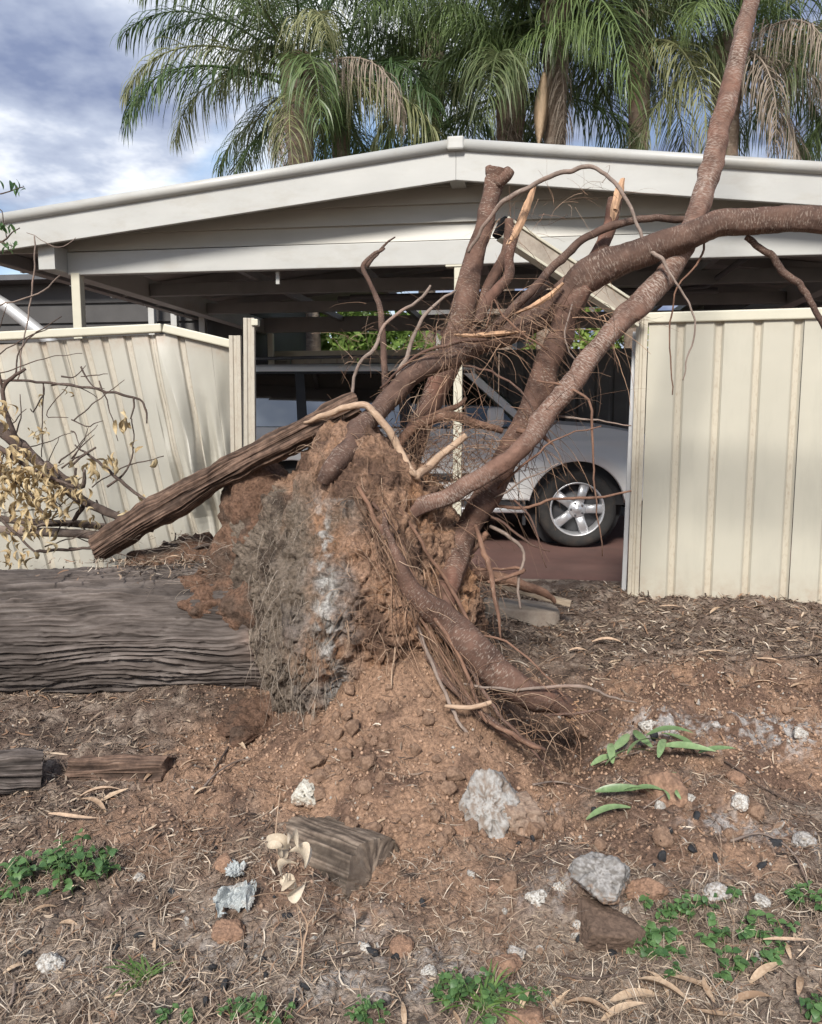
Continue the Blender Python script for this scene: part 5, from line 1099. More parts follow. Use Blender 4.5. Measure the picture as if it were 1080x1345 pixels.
palm('palm with drooping yellowish fronds above the right roof slope', 842, 30, 13.8, 18, 6, 0.16, 0, 1.05, (('frond_pale', 3, 300, 1.0), ('frond_pale', 3, 240, 1.0)))
palm('palm with grey hanging dead fronds behind the tall leaning limb', 962, 60, 13.2, 14, 7, 0.17, 0, 0.9, (('frond_dead', 4, 285, .85), ('frond_dead', 5, 330, .8), ('frond_dead', 4, 350, .85), ('frond_dead', 5, 270, .85), ('frond_dead', 6, 300, .8)))
palm('rightmost palm, fronds reaching in from the right edge', 1150, 40, 13.4, 18, 8, 0.17, 0, 1.05)
m = MB(); sp0 = at(715, 95, 12.7); sp1 = at(708, 190, 12.7)
V = []
for k in range(13):
    t = k / 12; p = sp0 + (sp1 - sp0) * t; w = 0.11 * math.sin(math.pi * (0.06 + 0.9 * t)) ** 0.8; V += [p + (-w, 0, 0), p + (0, -w * .6, 0), p + (w, 0, 0), p + (0, w * .3, 0)]
m.add(V, [(4 * a + b, 4 * a + (b + 1) % 4, 4 * a + 4 + (b + 1) % 4, 4 * a + 4 + b) for a in range(12) for b in range(4)])
tag(obj('palm_sheath', m.mesh('palm_sheath', M['spathe'], True)), 'pale dry palm sheath hanging in front of the tall palm trunk', 'palm sheath')

# shrubs glimpsed between the rear beam and the rear fence
M['shrub'] = leafmat('shrub_leaves', (0.14, 0.22, 0.05), (0.34, 0.44, 0.10), 0.5, 0.35)
M['stem_brown'] = plain('shrub_stem', (0.12, 0.08, 0.05), 0.9, 0.2, 10)
def leaf_cloud(c, r, n, size, seed):
    q = np.random.default_rng(seed); d = q.normal(size=(n, 3)); d /= np.linalg.norm(d, axis=1)[:, None]; k = q.random(n) ** 0.45
    p = np.array(c) + d * np.array(r) * (k * (0.75 + 0.35 * perlin(d * 2.2, seed)))[:, None]
    a = q.normal(size=(n, 3)); a /= np.linalg.norm(a, axis=1)[:, None]; b = np.cross(a, q.normal(size=(n, 3))); b /= np.linalg.norm(b, axis=1)[:, None]; s = size * q.uniform(.6, 1.3, n)[:, None]
    V = np.stack([p - a * s, p + b * s * .38, p + a * s, p - b * s * .38], 1).reshape(-1, 3); return V, np.arange(n * 4).reshape(-1, 4)
for k, (px, Y, rx, lb) in enumerate(((420, 14, 1.3, 'bright green shrub beyond the rear fence, left of the thin upright branch'), (500, 13.4, 1.1, 'green shrub beyond the rear fence, right of the thin upright branch'), (785, 14.5, 1.5, 'green shrub glimpsed behind the slanting limbs at right'), (1040, 14, 1.1, 'dark green shrub showing just above the upright cream fence'), (640, 19.5, 1.6, 'leafy bush far behind the house wall'))):
    c = at(px, 448, Y); rt = thing('shrub', lb, 'shrub', (c[0], c[1], 0.15), 0, 'shrubs behind the rear fence')
    V, Q = leaf_cloud((c[0], c[1], 2.0), (rx * 1.2, 0.9, 2.1), 5200, 0.10, 400 + k); obj('crown', mesh_np('crown', V, Q, None, M['shrub'], False), rt)
    m = MB(); m.tube([(c[0], c[1], 0.1), (c[0] + .05, c[1], 1.0), (c[0] - .05, c[1], 2.2)], np.array((.07, .05, .02)), 8); obj('trunk', m.mesh('trunk', M['stem_brown'], True), rt)
# ------------------------------------------------------------------ rocks and clods
IV5, IT5 = ico(5); IV3, IT3 = ico(3); IV4, IT4 = ico(4)
def rock_mesh(name, r, seed, c0, c1, pits=0.0, ang=0.3, hi=True, patch=None, soft=1.0, planes=None):
    V0, T0 = (IV5, IT5) if hi else (IV4, IT4); P = V0 + seed * 3.7
    q = np.random.default_rng(seed); k = np.ones(len(V0))
    nrm_ = q.normal(size=(13, 3)); nrm_ /= np.linalg.norm(nrm_, axis=1)[:, None]; lim = q.uniform(.60, .95, 13)
    if planes: nrm_ = np.array([p[:3] for p in planes], float); lim = np.array([p[3] for p in planes]); nrm_ /= np.linalg.norm(nrm_, axis=1)[:, None]
    hull = np.minimum(1.15, (lim[None] / np.maximum(V0 @ nrm_.T, 1e-3)).min(1))     # a chipped convex stone
    k = hull * ang + (1 - ang)
    f = 1 + (fbm(P, 1.6, 4, seed) * 0.14 - np.abs(fbm(P, 3.5, 2, seed + 6)) * 0.10) * soft + fbm(P, 7, 4, seed + 3) * 0.06; V = V0 * (k * f)[:, None]
    if pits: pm_ = sstep(0.25, 0.5, perlin(P * 3.1, seed + 9)); V = V * (1 - 0.22 * pm_ * (pits > 0))[:, None]
    n = fbm(P, 3, 3, seed + 5) * 0.6 + fbm(P, 11, 4, seed + 15) * 0.8; col = lerp(np.broadcast_to(np.array(c0), V.shape), np.array(c1), sstep(-0.3, 0.35, n))
    if pits: col = lerp(col, np.array((0.03, 0.028, 0.026)), pm_ * pits)
    if patch is not None: col = lerp(col, np.array(patch), sstep(0.0, 0.5, -V0[:, 2] + 0.5 * n))
    return mesh_np(name, V * np.array(r), None, T0, M['rock'], True, np.clip(col, .01, 1))
def put(o, px, py, lift=0.0, rot=(0, 0, 0), Y=None):
    p = gp(px, py); o.location = (p[0], p[1], p[2] + lift); o.rotation_euler = rot; return p
WH, WG, DG = (0.52, 0.50, 0.46), (0.27, 0.235, 0.20), (0.24, 0.21, 0.185)
def rock(px, py, w, label, c0=WH, c1=WG, h=0.75, pits=0.7, seed=0, lift=0.02, cat='rock', name='rock', rot=None, d=0.85, patch=(0.30, 0.2, 0.14), planes=None):
    p = gp(px, py + w * 0.25); r = wpx(w, p) / 2; o = obj(name, rock_mesh(name, (r, r * d, r * h), 500 + seed, c0, c1, pits, 1.0 if w > 80 else 0.85, True, patch, 0.35 if w > 80 else 0.8, planes))
    o.location = (p[0], p[1], p[2] + r * h * lift); o.rotation_euler = rot or (0, 0, seed * 1.7); return tag(o, label, cat)
rock(401, 1043, 48, 'pale pitted lump with black holes on the soil mound above the sleeper', seed=1, pits=0.9, lift=0.55, c0=(0.55, 0.52, 0.45), c1=(0.42, 0.38, 0.31))
rock(640, 1050, 98, 'large tilted whitish concrete slab leaning against the soil mound', c0=(0.32, 0.305, 0.285), c1=(0.19, 0.15, 0.12), h=1.1, pits=0.25, seed=2, lift=0.2, rot=(-0.55, 0.12, -0.35), d=0.8, planes=((0, -1, 0, .42), (0, 1, 0, .6), (-.95, -.1, .25, .72), (-.35, 0, 1, .88), (.55, -.1, .8, .78), (1, -.2, -.1, .75), (0, 0, -1, .9), (.5, -.8, .3, .55), (-.6, -.7, -.3, .62)), cat='concrete lump', name='concrete_lump', patch=None)
rock(678, 1060, 84, 'brown soil-stained flank piece beside the large whitish slab', c0=(0.30, 0.22, 0.165), c1=(0.22, 0.15, 0.11), h=0.7, pits=0.1, seed=22, lift=0.35, rot=(0.2, 0.5, 0.2), cat='concrete lump', name='concrete_lump')
rock(790, 1152, 84, 'grey ashy lump sitting on a big brown clod', c0=(0.29, 0.275, 0.26), c1=(0.15, 0.135, 0.12), h=0.62, pits=0.5, seed=3, lift=0.9, cat='ash lump', name='ash_lump')
rock(792, 1200, 104, 'big dark brown clod under the grey ashy lump', c0=(0.14, 0.095, 0.07), c1=(0.10, 0.068, 0.05), h=0.62, pits=0.0, seed=4, lift=0.15, cat='soil clod', name='soil_clod', patch=None)
for k, (px, py, w, lb) in enumerate((
    (705, 1175, 31, 'white pitted stone left of the grey ashy lump'), (734, 1162, 20, 'small white stone between the pitted stone and the ashy lump'), (762, 1212, 22, 'small white egg-like stone in front of the big dark clod'),
    (676, 1247, 28, 'white stone above the bottom centre weed clump'), (972, 1048, 32, 'bright white stone at right beyond the green leaf sprig'), (65, 1257, 40, 'white pitted stone lying in straw at lower left'),
    (1001, 1180, 26, 'whitish stone just above the right weed clump'), (945, 1165, 40, 'grey crumbly ash lump above the right weed clump, left of the whitish stone'), (850, 948, 30, 'grey white ash lump on the bare soil above the green leaf branch'),
    (562, 1274, 22, 'small pale stone left of the bottom centre weed clump'), (480, 1242, 22, 'greyish stone beside the round tan clod'), (1055, 1100, 34, 'white crumbly stone near the right edge'), (183, 1150, 18, 'small whitish stone right of the left weed clump'),
    (1050, 960, 24, 'pale ash lump near the right edge below the fence'), (905, 1045, 18, 'grey pebble beside the green leaf sprig'), (940, 950, 16, 'small pale stone in the ash patch below the fence'))):
    rock(px, py, w, lb, seed=30 + k, pits=0.65 if k % 3 != 1 else 0.1, c0=WH if k % 4 != 3 else (0.42, 0.40, 0.38), c1=WG)
for k, (px, py, w, lb) in enumerate(((528, 1238, 34, 'round tan clod in front of the sleeper'), (300, 1215, 44, 'dark rusty clod below the crumpled silver paper'), (868, 1022, 78, 'large orange brown clod under the green leaf branch'), (850, 1160, 52, 'rusty clod right of the grey ashy lump'), (650, 1165, 26, 'small orange clod between sleeper and white pitted stone'),
    (660, 1262, 50, 'brown clod behind the bottom centre weed clump'), (295, 1130, 34, 'brown clod left of the dried leaf stem'), (965, 1020, 30, 'orange clod left of the bright white stone at right'), (605, 1085, 30, 'orange clod at the foot of the whitish slab'), (140, 1010, 30, 'brown clod between the two old sleepers'), (688, 1330, 60, 'grey brown clod at the bottom edge right of the weed clump'))):
    rock(px, py, w, lb, seed=60 + k, pits=0, c0=(0.27, 0.165, 0.11), c1=(0.18, 0.11, 0.075), cat='soil clod', name='soil_clod', lift=0.12, patch=None, h=0.7)
# clods scattered over the mound: individuals in view, sharing a few shapes
cl_me = [rock_mesh('soil_clod', (1, 0.9, 0.8), 700 + k, (0.29, 0.19, 0.13), (0.20, 0.125, 0.085), 0, 0.9, False) for k in range(6)]
q = np.random.default_rng(11); cnt = 0
while cnt < 190:
    px, py = q.uniform(400, 640), q.uniform(905, 1120)
    if cnt > 120: px, py = q.uniform(560, 1060), q.uniform(850, 1180)
    p = gp(px, py)
    if soil_mask(np.array([p[0]]), np.array([p[1]]))[0] < 0.5: continue
    r = 0.009 + 0.032 * q.random() ** 2.0; o = obj('soil_clod', cl_me[cnt % 6]); o.location = (p[0], p[1], p[2] + r * 0.3); o.scale = (r, r, r); o.rotation_euler = tuple(q.uniform(0, 6.28, 3))
    tag(o, 'small reddish soil clod lying loose on the dug-up earth', 'soil clod', 'loose soil clods'); cnt += 1
st_me = [rock_mesh('pale_stone', (1, .85, .7), 740 + k, WH, WG, 0.5 if k % 2 else 0, 0.9, False, (0.30, 0.2, 0.14)) for k in range(5)]
q = np.random.default_rng(17)
for k in range(62):
    px, py = (q.uniform(640, 1075), q.uniform(925, 1335)) if k < 44 else (q.uniform(10, 640), q.uniform(1120, 1340)); p = gp(px, py); r = wpx(4 + 11 * q.random() ** 2.2, p) / 2 * 1.2; o = obj('pale_stone', st_me[k % 5]); o.location = (p[0], p[1], p[2] - r * .05); o.scale = (r * q.uniform(.8, 1.5), r, r); o.rotation_euler = tuple(q.uniform(0, 6.28, 3))
    tag(o, 'small pale ashy stone half sunk in the ground', 'stone', 'small pale stones')
# crumbs: too many to count
acc = Acc(); n = 0
def near_pts(n, y0, y1, weight=None, seed=0):
    q = np.random.default_rng(seed); y = y0 + (y1 - y0) * q.random(n) ** 0.85; x = (q.random(n) * 2 - 1) * (0.66 * y + 0.3); z = gh(x, y); return q, x, y, z
q, x, y, z = near_pts(27000, 1.6, 4.6, seed=21); sm_ = soil_mask(x, y); s = 0.0015 + 0.0075 * q.random(len(x)) ** 2.6 * (0.5 + 0.5 * sm_) + 0.0015 * y / 3
icv = np.array([(1, 0, 0), (-1, 0, 0), (0, 1, 0), (0, -1, 0), (0, 0, 1), (0, 0, -1)], float); ict = np.array([(0, 2, 4), (2, 1, 4), (1, 3, 4), (3, 0, 4), (2, 0, 5), (1, 2, 5), (3, 1, 5), (0, 3, 5)]); rotm = q.normal(size=(len(x), 6, 3)) * 0.22
V = (icv[None] + rotm) * s[:, None, None] + np.stack([x, y, z + s * .3], 1)[:, None]
kcol = lerp(np.array((0.12, 0.085, 0.065)) * np.ones((len(x), 3)), np.array((0.29, 0.19, 0.13)), sm_) * q.uniform(.6, 1.35, len(x))[:, None]; pal = q.random(len(x)); kcol[pal > 0.975] = (0.36, 0.33, 0.29); kcol[(pal < 0.05) & (y < 2.6)] = (0.025, 0.024, 0.025)
T = (ict[None] + (np.arange(len(x)) * 6)[:, None, None]).reshape(-1, 3)
obj('soil_crumbs', mesh_np('soil_crumbs', V.reshape(-1, 3), None, T, M['litter'], True, np.repeat(kcol, 6, 0)), kind='stuff')

# charcoal bits
M['char'] = plain('charcoal', (0.018, 0.018, 0.02), 0.6, 0.4, 40, 0.5)
ch_me = []
for k in range(3):
    me = rock_mesh('charcoal', (1, .7, .5), 800 + k, (0.02, 0.02, 0.022), (0.035, 0.034, 0.036), 0, 0.6, False); me.materials[0] = M['char']; ch_me.append(me)
for k, (px, py, w) in enumerate(((377, 1205, 16), (280, 1275, 22), (295, 1300, 22), (345, 1265, 16), (150, 1252, 18), (183, 1232, 16), (555, 1190, 16), (270, 1320, 16), (225, 1175, 14), (805, 1255, 18), (490, 1255, 20), (870, 1130, 20), (350, 1285, 14), (35, 1255, 20), (780, 1065, 14), (385, 1320, 14), (880, 1095, 16), (915, 1075, 18), (1020, 1110, 20), (940, 1130, 14), (700, 1105, 12), (860, 970, 18), (910, 1120, 22), (400, 1300, 16), (240, 1290, 14), (320, 1245, 14), (520, 1260, 18), (760, 1235, 14), (1000, 1140, 14))):
    p = gp(px, py); r = wpx(w, p) / 2; o = obj('charcoal', ch_me[k % 3]); o.location = (p[0], p[1], p[2] + r * .2); o.scale = (r, r, r); o.rotation_euler = (k * .3, k * .7, k * 1.9)
    tag(o, 'black charcoal fragment lying on the ashy ground', 'charcoal', 'charcoal fragments')

# ------------------------------------------------------------------ leaf litter, bark strips, straw (stuff)
def strips(n, x, y, z, q, L, W, curl, cols, tilt=0.25, K=3):
    """n small curved strips lying near the ground"""
    az_ = q.uniform(0, 6.283, n); el = q.normal(0, tilt, n); d = np.stack([np.cos(az_) * np.cos(el), np.sin(az_) * np.cos(el), np.sin(el)], 1); s = np.stack([-np.sin(az_), np.cos(az_), q.normal(0, .5, n)], 1); s /= np.linalg.norm(s, axis=1)[:, None]
    t = np.linspace(-.5, .5, K + 1); pc = q.normal(0, curl, n); cv = q.normal(0, curl, n)
    C_ = np.stack([x, y, z], 1)[:, None] + d[:, None] * (t[None] * L[:, None])[:, :, None] + s[:, None] * ((t[None] ** 2 - .08) * (cv * L)[:, None])[:, :, None]
    C_[:, :, 2] += (0.25 - t[None] ** 2) * (pc * L)[:, None] + np.abs(np.sin(el))[:, None] * L[:, None] * 0.4
    wt_ = np.interp(t, [-.5, 0, .5], [0.35, 1, 0.25]); h = s[:, None] * (W[:, None] * wt_[None] / 2)[:, :, None]
    V = np.stack([C_ - h, C_ + h], 2).reshape(-1, 3); b = (np.arange(n)[:, None] * (K + 1) * 2 + np.arange(K)[None] * 2).ravel()
    return V, np.stack([b, b + 1, b + 3, b + 2], 1), np.repeat(cols, (K + 1) * 2, 0)
pal_l = np.array([(0.10, 0.070, 0.053), (0.16, 0.115, 0.085), (0.25, 0.185, 0.135), (0.36, 0.28, 0.205), (0.06, 0.043, 0.034), (0.20, 0.12, 0.075), (0.46, 0.39, 0.31)])
acc = Acc()
def scatter(n, y0, y1, keep, Lr, Wr, curl, pr_, seed, tilt=.25, lift=.004, K=3):
    q, x, y, z = near_pts(n, y0, y1, seed=seed); k = q.random(n) < keep(x, y); x, y, z = x[k], y[k], z[k]; m_ = len(x)
    L = q.uniform(*Lr, m_) * (0.6 + q.random(m_)); W = q.uniform(*Wr, m_); cols = pal_l[q.choice(len(pal_l), m_, p=pr_)] * q.uniform(.7, 1.3, m_)[:, None]
    V, Q, Cc2 = strips(m_, x, y, z + lift, q, L, W, curl, cols, tilt, K); acc.Q.append(Q + acc.n); acc.V.append(V); acc.C.append(Cc2); acc.n += len(V)
nos = lambda x, y: 1 - 0.93 * soil_mask(x, y)
fence_band = lambda x, y: (sstep(3.9, 4.5, y + 0.25 * (x > 0.9) - 0.3 * (x < 0)) * (1 - 0.4 * soil_mask(x, y)) + 0.04)
scatter(31000, 3.4, 5.3, fence_band, (.02, .06), (.004, .014), .35, (.2, .22, .2, .1, .14, .1, .04), 41)
scatter(12000, 2.4, 4.0, lambda x, y: nos(x, y) * (x < 0.1) + 0.08, (.02, .055), (.003, .011), .3, (.2, .22, .2, .12, .12, .1, .04), 42)
scatter(18500, 1.6, 2.9, lambda x, y: nos(x, y) * 0.8 + 0.05, (.015, .045), (.0025, .007), .3, (.14, .2, .24, .18, .08, .08, .08), 43)
straw = lambda x, y: sstep(-.15, .35, fbm(np.stack([x, y, 0 * x], 1), 2.4, 3, 88) + 0.5 * ((x < -0.35) & (y < 2.1)) + 0.5 * ((x > 0.2) & (y < 2.35))) * nos(x, y) + .03
scatter(19000, 1.55, 2.5, straw, (.025, .07), (.0012, .0032), .45, (.06, .14, .26, .27, .03, .08, .16), 44, .35, .006, 4)
scatter(6500, 2.3, 4.8, lambda x, y: 0.35 + 0 * x, (.03, .09), (.0012, .003), .4, (.1, .2, .25, .22, .05, .1, .08), 45, .3, .006, 4)
obj('leaf_litter', acc.mesh('leaf_litter', M['litter'], True), kind='stuff')
# litter caught on top of the trunk and the soil there
acc = Acc(); q = np.random.default_rng(5); n = 900; px = q.uniform(10, 350, n); keep = q.random(n) < sstep(40, 260, px) + .04; px = px[keep]; n = len(px)
xx = np.array([at(a, 740, 4.0)[0] for a in px]); yy = q.normal(3.95, .07, n); tz = np.array([at(a, 742, 3.95)[2] for a in px]) - ((yy - 3.97) ** 2) * 1.6 + 0.012
L = q.uniform(.02, .06, n); Wd = q.uniform(.004, .012, n); V, Q, Cc2 = strips(n, xx, yy, tz, q, L, Wd, .35, pal_l[q.choice(7, n, p=(.15, .2, .22, .16, .1, .1, .07))], .3); acc.Q.append(Q); acc.V.append(V); acc.C.append(Cc2)
obj('trunk_litter', acc.mesh('trunk_litter', M['litter'], True), kind='stuff')

# ------------------------------------------------------------------ single leaves and bark pieces
M['dry_leaf'] = leafmat('dry_leaf', (0.26, 0.165, 0.10), (0.50, 0.37, 0.25), 0.65, 0.12)
M['pale_leaf'] = leafmat('pale_dead_leaf', (0.50, 0.41, 0.30), (0.68, 0.58, 0.45), 0.7, 0.25)
M['green_leaf'] = leafmat('green_eucalypt_leaf', (0.13, 0.20, 0.085), (0.24, 0.34, 0.16), 0.4, 0.2)
M['yellow_leaf'] = leafmat('dried_yellow_leaf', (0.36, 0.25, 0.12), (0.62, 0.50, 0.30), 0.7, 0.3)
def leaf_mesh(name, mat, L, W, bend, fold, curl=0.0, n=9, tip=1.0):
    V = []
    for k in range(n + 1):
        t = k / n; w = W * math.sin(math.pi * min(1, (t * 0.97 + 0.03) ** (0.8 if tip > .5 else 1))) ** 0.8; x = L * (t - .5); z = bend * L * (0.25 - (t - .5) ** 2) * 2; y = curl * L * math.sin(t * 2.6)
        V += [(x, y - w / 2, z + fold * w), (x, y, z), (x, y + w / 2, z + fold * w)]
    Q = [(3 * k + j, 3 * k + 3 + j, 3 * k + 4 + j, 3 * k + 1 + j) for k in range(n) for j in (0, 1)]; return mesh_np(name, np.array(V), np.array(Q), None, mat, True)
dl = [leaf_mesh('dry_leaf', M['dry_leaf'], 1, .20, b, f, c) for b, f, c in ((.12, .25, .05), (.25, .4, -.08), (-.08, .3, .1), (.3, .15, .0))]
spots = [(840, 1322, 75, 10), (770, 1335, 60, 170), (735, 1325, 50, 40), (690, 1322, 34, 60), (905, 1300, 70, 150), (875, 1312, 70, -35), (932, 1305, 40, 85), (1005, 1285, 48, 20), (1010, 1245, 40, -10), (985, 1320, 60, 15), (940, 1335, 60, 160), (1035, 1255, 26, 80), (820, 1338, 60, 5), (860, 1300, 44, 120), (225, 1300, 34, 100),
         (60, 1200, 40, 20), (90, 1220, 44, -25), (235, 1217, 30, -20), (150, 1318, 34, 0), (20, 1280, 36, 45), (245, 1307, 30, 60), (120, 1065, 60, 160), (150, 1050, 50, 20), (222, 998, 44, 65), (314, 983, 32, -50), (195, 1025, 30, 80), (205, 1245, 30, 100), (530, 1340, 34, 95), (500, 1085, 18, 40), (470, 940, 18, 70), (810, 872, 40, 20), (930, 868, 46, 150), (990, 885, 40, 60), (1050, 905, 44, 10), (1020, 845, 36, 170), (900, 815, 34, 5), (960, 900, 40, 100), (1065, 870, 36, 120), (730, 1345, 50, 20), (1050, 1300, 40, 60), (600, 1345, 30, 110),
         (700, 850, 26, 10), (760, 835, 24, 50), (845, 795, 30, 20), (1000, 800, 40, 15), (940, 805, 40, 35), (1040, 830, 40, 0), (860, 905, 30, 70), (915, 925, 28, 60), (410, 905, 14, 40), (360, 1165, 26, 10), (265, 1045, 30, 30)]
for k, (px, py, w, rz) in enumerate(spots):
    p = gp(px, py); L = wpx(w, p) * ((1.1 if px > 300 else 0.8) if py > 960 else 0.6); o = obj('dry_leaf', dl[k % 4]); o.location = (p[0], p[1], p[2] + 0.012); o.scale = (L, L, L); o.rotation_euler = (0.3 * math.sin(k * 2.1), 0.2 * math.cos(k * 1.3) - 0.12, R(rz)); tag(o, 'dry tan gum leaf lying on the ground', 'leaf', 'dry gum leaves on the ground')
M['bark_strip'] = plain('peeled_bark', (0.40, 0.28, 0.19), 0.8, 0.3, 10, 0.3)
bs_ = [leaf_mesh('bark_strip', M['bark_strip'], 1, .12, .15, .5, .12, 10), leaf_mesh('bark_strip', M['bark_strip'], 1, .09, .25, .3, -.2, 10)]
for k, (px, py, w, rz) in enumerate(((135, 1050, 90, 25), (100, 1075, 110, 10), (800, 850, 80, -5), (940, 862, 90, 10), (1005, 870, 60, 140), (870, 850, 50, 30), (1010, 905, 70, -20), (880, 800, 60, 20), (760, 860, 50, 5), (975, 820, 70, 160), (255, 1010, 70, 50), (1060, 895, 60, 30), (725, 845, 40, 60), (1030, 1240, 60, 15), (230, 738, 40, 20))):
    p = gp(px, py) if py > 745 else at(px, py, 3.98); L = wpx(w, p) * ((1.1 if px > 300 else 0.62) if py > 960 or py < 745 else 0.55); o = obj('bark_strip', bs_[k % 2]); o.location = (p[0], p[1], p[2] + .015); o.scale = (L, L, L); o.rotation_euler = (0.4 * math.sin(k), 0.1, R(rz)); tag(o, 'curled strip of pale shed bark among the litter', 'bark strip', 'shed bark strips')
# sticks on the ground
for k, (pts, lb) in enumerate(((((1080, 862), (1040, 866), (1000, 868), (960, 872)), 'thin dark stick lying in the mulch near the right edge'), (((960, 1110), (1000, 1100), (1040, 1125), (1065, 1180), (1078, 1230)), 'dark branching stick along the right edge above the weed clump'), (((730, 1285), (780, 1292), (840, 1280), (880, 1262)), 'grey stick lying in straw left of the right weed clump'),
      (((262, 1045), (285, 1020), (310, 1005), (330, 1002)), 'pale curved stick on bare soil below the trunk'), (((405, 1270), (450, 1262), (500, 1252), (545, 1248)), 'grey stick in front of the round tan clod'), (((700, 1035), (740, 1032), (830, 1060)), 'thin reddish stick beside the large slab'), (((880, 985), (950, 1005), (1010, 1045), (1060, 1065)), 'long thin reddish stick right of the green leaf branch'), (((20, 1300), (15, 1325), (0, 1345)), 'pale stick at the lower left corner'), (((300, 985), (285, 1010), (270, 1035)), 'thin straw stick on the soil slope'))):
    path = smooth_path(np.array([gp(*a) + (0, 0, .012) for a in pts]), 24); V, Q, T, uv = tube_np(path, np.linspace(.0045, .002, 24), 7, limb_bump(k, .15)); tag(obj('stick', mesh_np('stick', V, Q, T, M['twig_grey' if k % 2 else 'twig'], True, None, uv)), lb, 'stick')

# sprigs of fresh green gum leaves
gl = [leaf_mesh('leaf', M['green_leaf'], 1, .2, b, f, c, 10) for b, f, c in ((.2, .2, .06), (.1, .35, -.05), (.3, .1, .1))]
def sprig(label, stem, leaves):
    p0 = gp(*stem[0]); rt = thing('leafy_twig', label, 'twig', tuple(p0)); path = smooth_path(np.array([gp(*a) + (0, 0, .03) for a in stem]), 20); V, Q, T, uv = tube_np(path, np.linspace(.0022, .0012, 20), 6); obj('stem', mesh_np('stem', V, Q, T, M['twig_grey'], True, None, uv), rt)
    for k, (px, py, w, rz, h) in enumerate(leaves):
        p = gp(px, py); L = wpx(w, p) * 1.1; o = obj('leaf', gl[k % 3], rt, False); o.location = (p[0] - p0[0], p[1] - p0[1], p[2] - p0[2] + h); o.scale = (L, L, L); o.rotation_euler = (0.5 * math.sin(k * 2.2), -0.1, R(rz))
sprig('branch with long fresh green gum leaves on the bare soil at right', ((780, 1015), (830, 1000), (880, 988), (950, 1000)), ((805, 1002, 48, 75, .04), (815, 990, 50, 55, .05), (850, 998, 60, 25, .05), (880, 985, 55, -10, .06), (905, 1000, 62, -25, .05), (830, 1010, 70, 15, .04), (870, 1000, 46, 60, .05), (942, 1000, 46, 5, .04), (845, 985, 44, 100, .05), (795, 1010, 40, 20, .03), (890, 992, 50, 130, .05)))
sprig('sprig with a few green gum leaves below the green leaf branch', ((845, 1075), (865, 1060), (890, 1045), (910, 1032)), ((805, 1083, 66, 8, .03), (815, 1052, 60, 0, .04), (838, 1058, 36, -30, .04), (882, 1042, 26, 40, .06), (873, 1062, 24, 95, .05), (892, 1062, 22, 80, .05), (850, 1056, 40, -15, .04)))

# dead stem with pale curled leaves in front of the sleeper
dst = thing('dead_stem', 'dead thin stem with pale curled leaves standing before the sleeper', 'stem', tuple(gp(396, 1285)))
def dtube(pts, r): 
    path = smooth_path(np.array([at(*a) for a in pts]), 22); V, Q, T, uv = tube_np(path, np.linspace(r, r * .5, 22), 6); obj('stem', mesh_np('stem', V, Q, T, M['pale_root'], True, None, uv), dst)
y0 = gp(396, 1285)[1]
dtube([(396, 1286, y0), (399, 1240, y0 + .03), (404, 1215, y0 + .05), (392, 1190, y0 + .06), (380, 1160, y0 + .06), (368, 1130, y0 + .08), (362, 1100, y0 + .1), (368, 1040, y0 + .15)], .0032)
dtube([(404, 1215, y0 + .05), (418, 1195, y0 + .05), (428, 1165, y0 + .06)], .0022); dtube([(398, 1255, y0 + .02), (394, 1215, y0 + .04), (390, 1188, y0 + .06)], .002); dtube([(385, 1172, y0 + .05), (350, 1174, y0 + .02), (330, 1178, y0)], .0014)
pl_ = [leaf_mesh('leaf', M['pale_leaf'], 1, .55, b, f, .12, 10) for b, f in ((1.0, .55), (-.8, .8), (.7, .9))]
for k, (px, py, w) in enumerate(((365, 1108, 34), (376, 1116, 30), (388, 1132, 32), (382, 1146, 26), (378, 1162, 34), (390, 1170, 28), (372, 1170, 26), (360, 1112, 22), (384, 1112, 24))):
    p = at(px, py, y0 + .05 - .006 * k); L = wpx(w, p); o = obj('leaf', pl_[k % 3], dst, False); o.location = Vector(p) - Vector(dst.location); o.scale = (L, L, L); o.rotation_euler = (R(60) + .5 * math.sin(k * 3), .6 * math.cos(k * 2), k * 1.3)

# crumpled silver paper
M['foil'] = plain('crumpled_silver_paper', (0.36, 0.38, 0.37), 0.45, 0.25, 30, 0.8, metallic=0.2, dirt=(0.28, 0.2, 0.15), dirt_at=(0.5, 0.75))
def paper(px, py, w, lb, seed):
    p = gp(px, py + 6); n = 26; u, v = np.meshgrid(np.linspace(-.5, .5, n), np.linspace(-.4, .4, n)); s = wpx(w, p); P = np.stack([u.ravel(), v.ravel(), 0 * u.ravel()], 1)
    z = np.abs(fbm(P, 2.6, 3, seed)) * .28 + .12 * np.exp(-(P[:, 1] * 3) ** 2); ed = fbm(P, 2, 2, seed + 4) * .16; V = np.stack([P[:, 0] + ed, P[:, 1] + ed * .6, z], 1) * s
    i = np.arange(n - 1)[:, None] * n + np.arange(n - 1)[None]; i = i.ravel(); rim_ = np.hypot(P[:, 0] * 1.9, P[:, 1] * 2.3) + fbm(P, 3, 3, seed + 8) * .5; i = i[rim_[i] < .88]; me = mesh_np('crumpled_paper', V, np.stack([i, i + 1, i + n + 1, i + n], 1), None, M['foil'], False)
    o = obj('crumpled_paper', me); o.location = (p[0], p[1], p[2] + .01); o.rotation_euler = (.35, 0, -.5 + seed); tag(o, lb, 'paper')
    sm2 = o.modifiers.new('thickness', 'SOLIDIFY'); sm2.thickness = 0.0012
paper(310, 1182, 54, 'crumpled silver paper on the soil left of the dead stem', 1); paper(308, 1145, 32, 'small curled white paper scrap above the crumpled silver paper', 2)

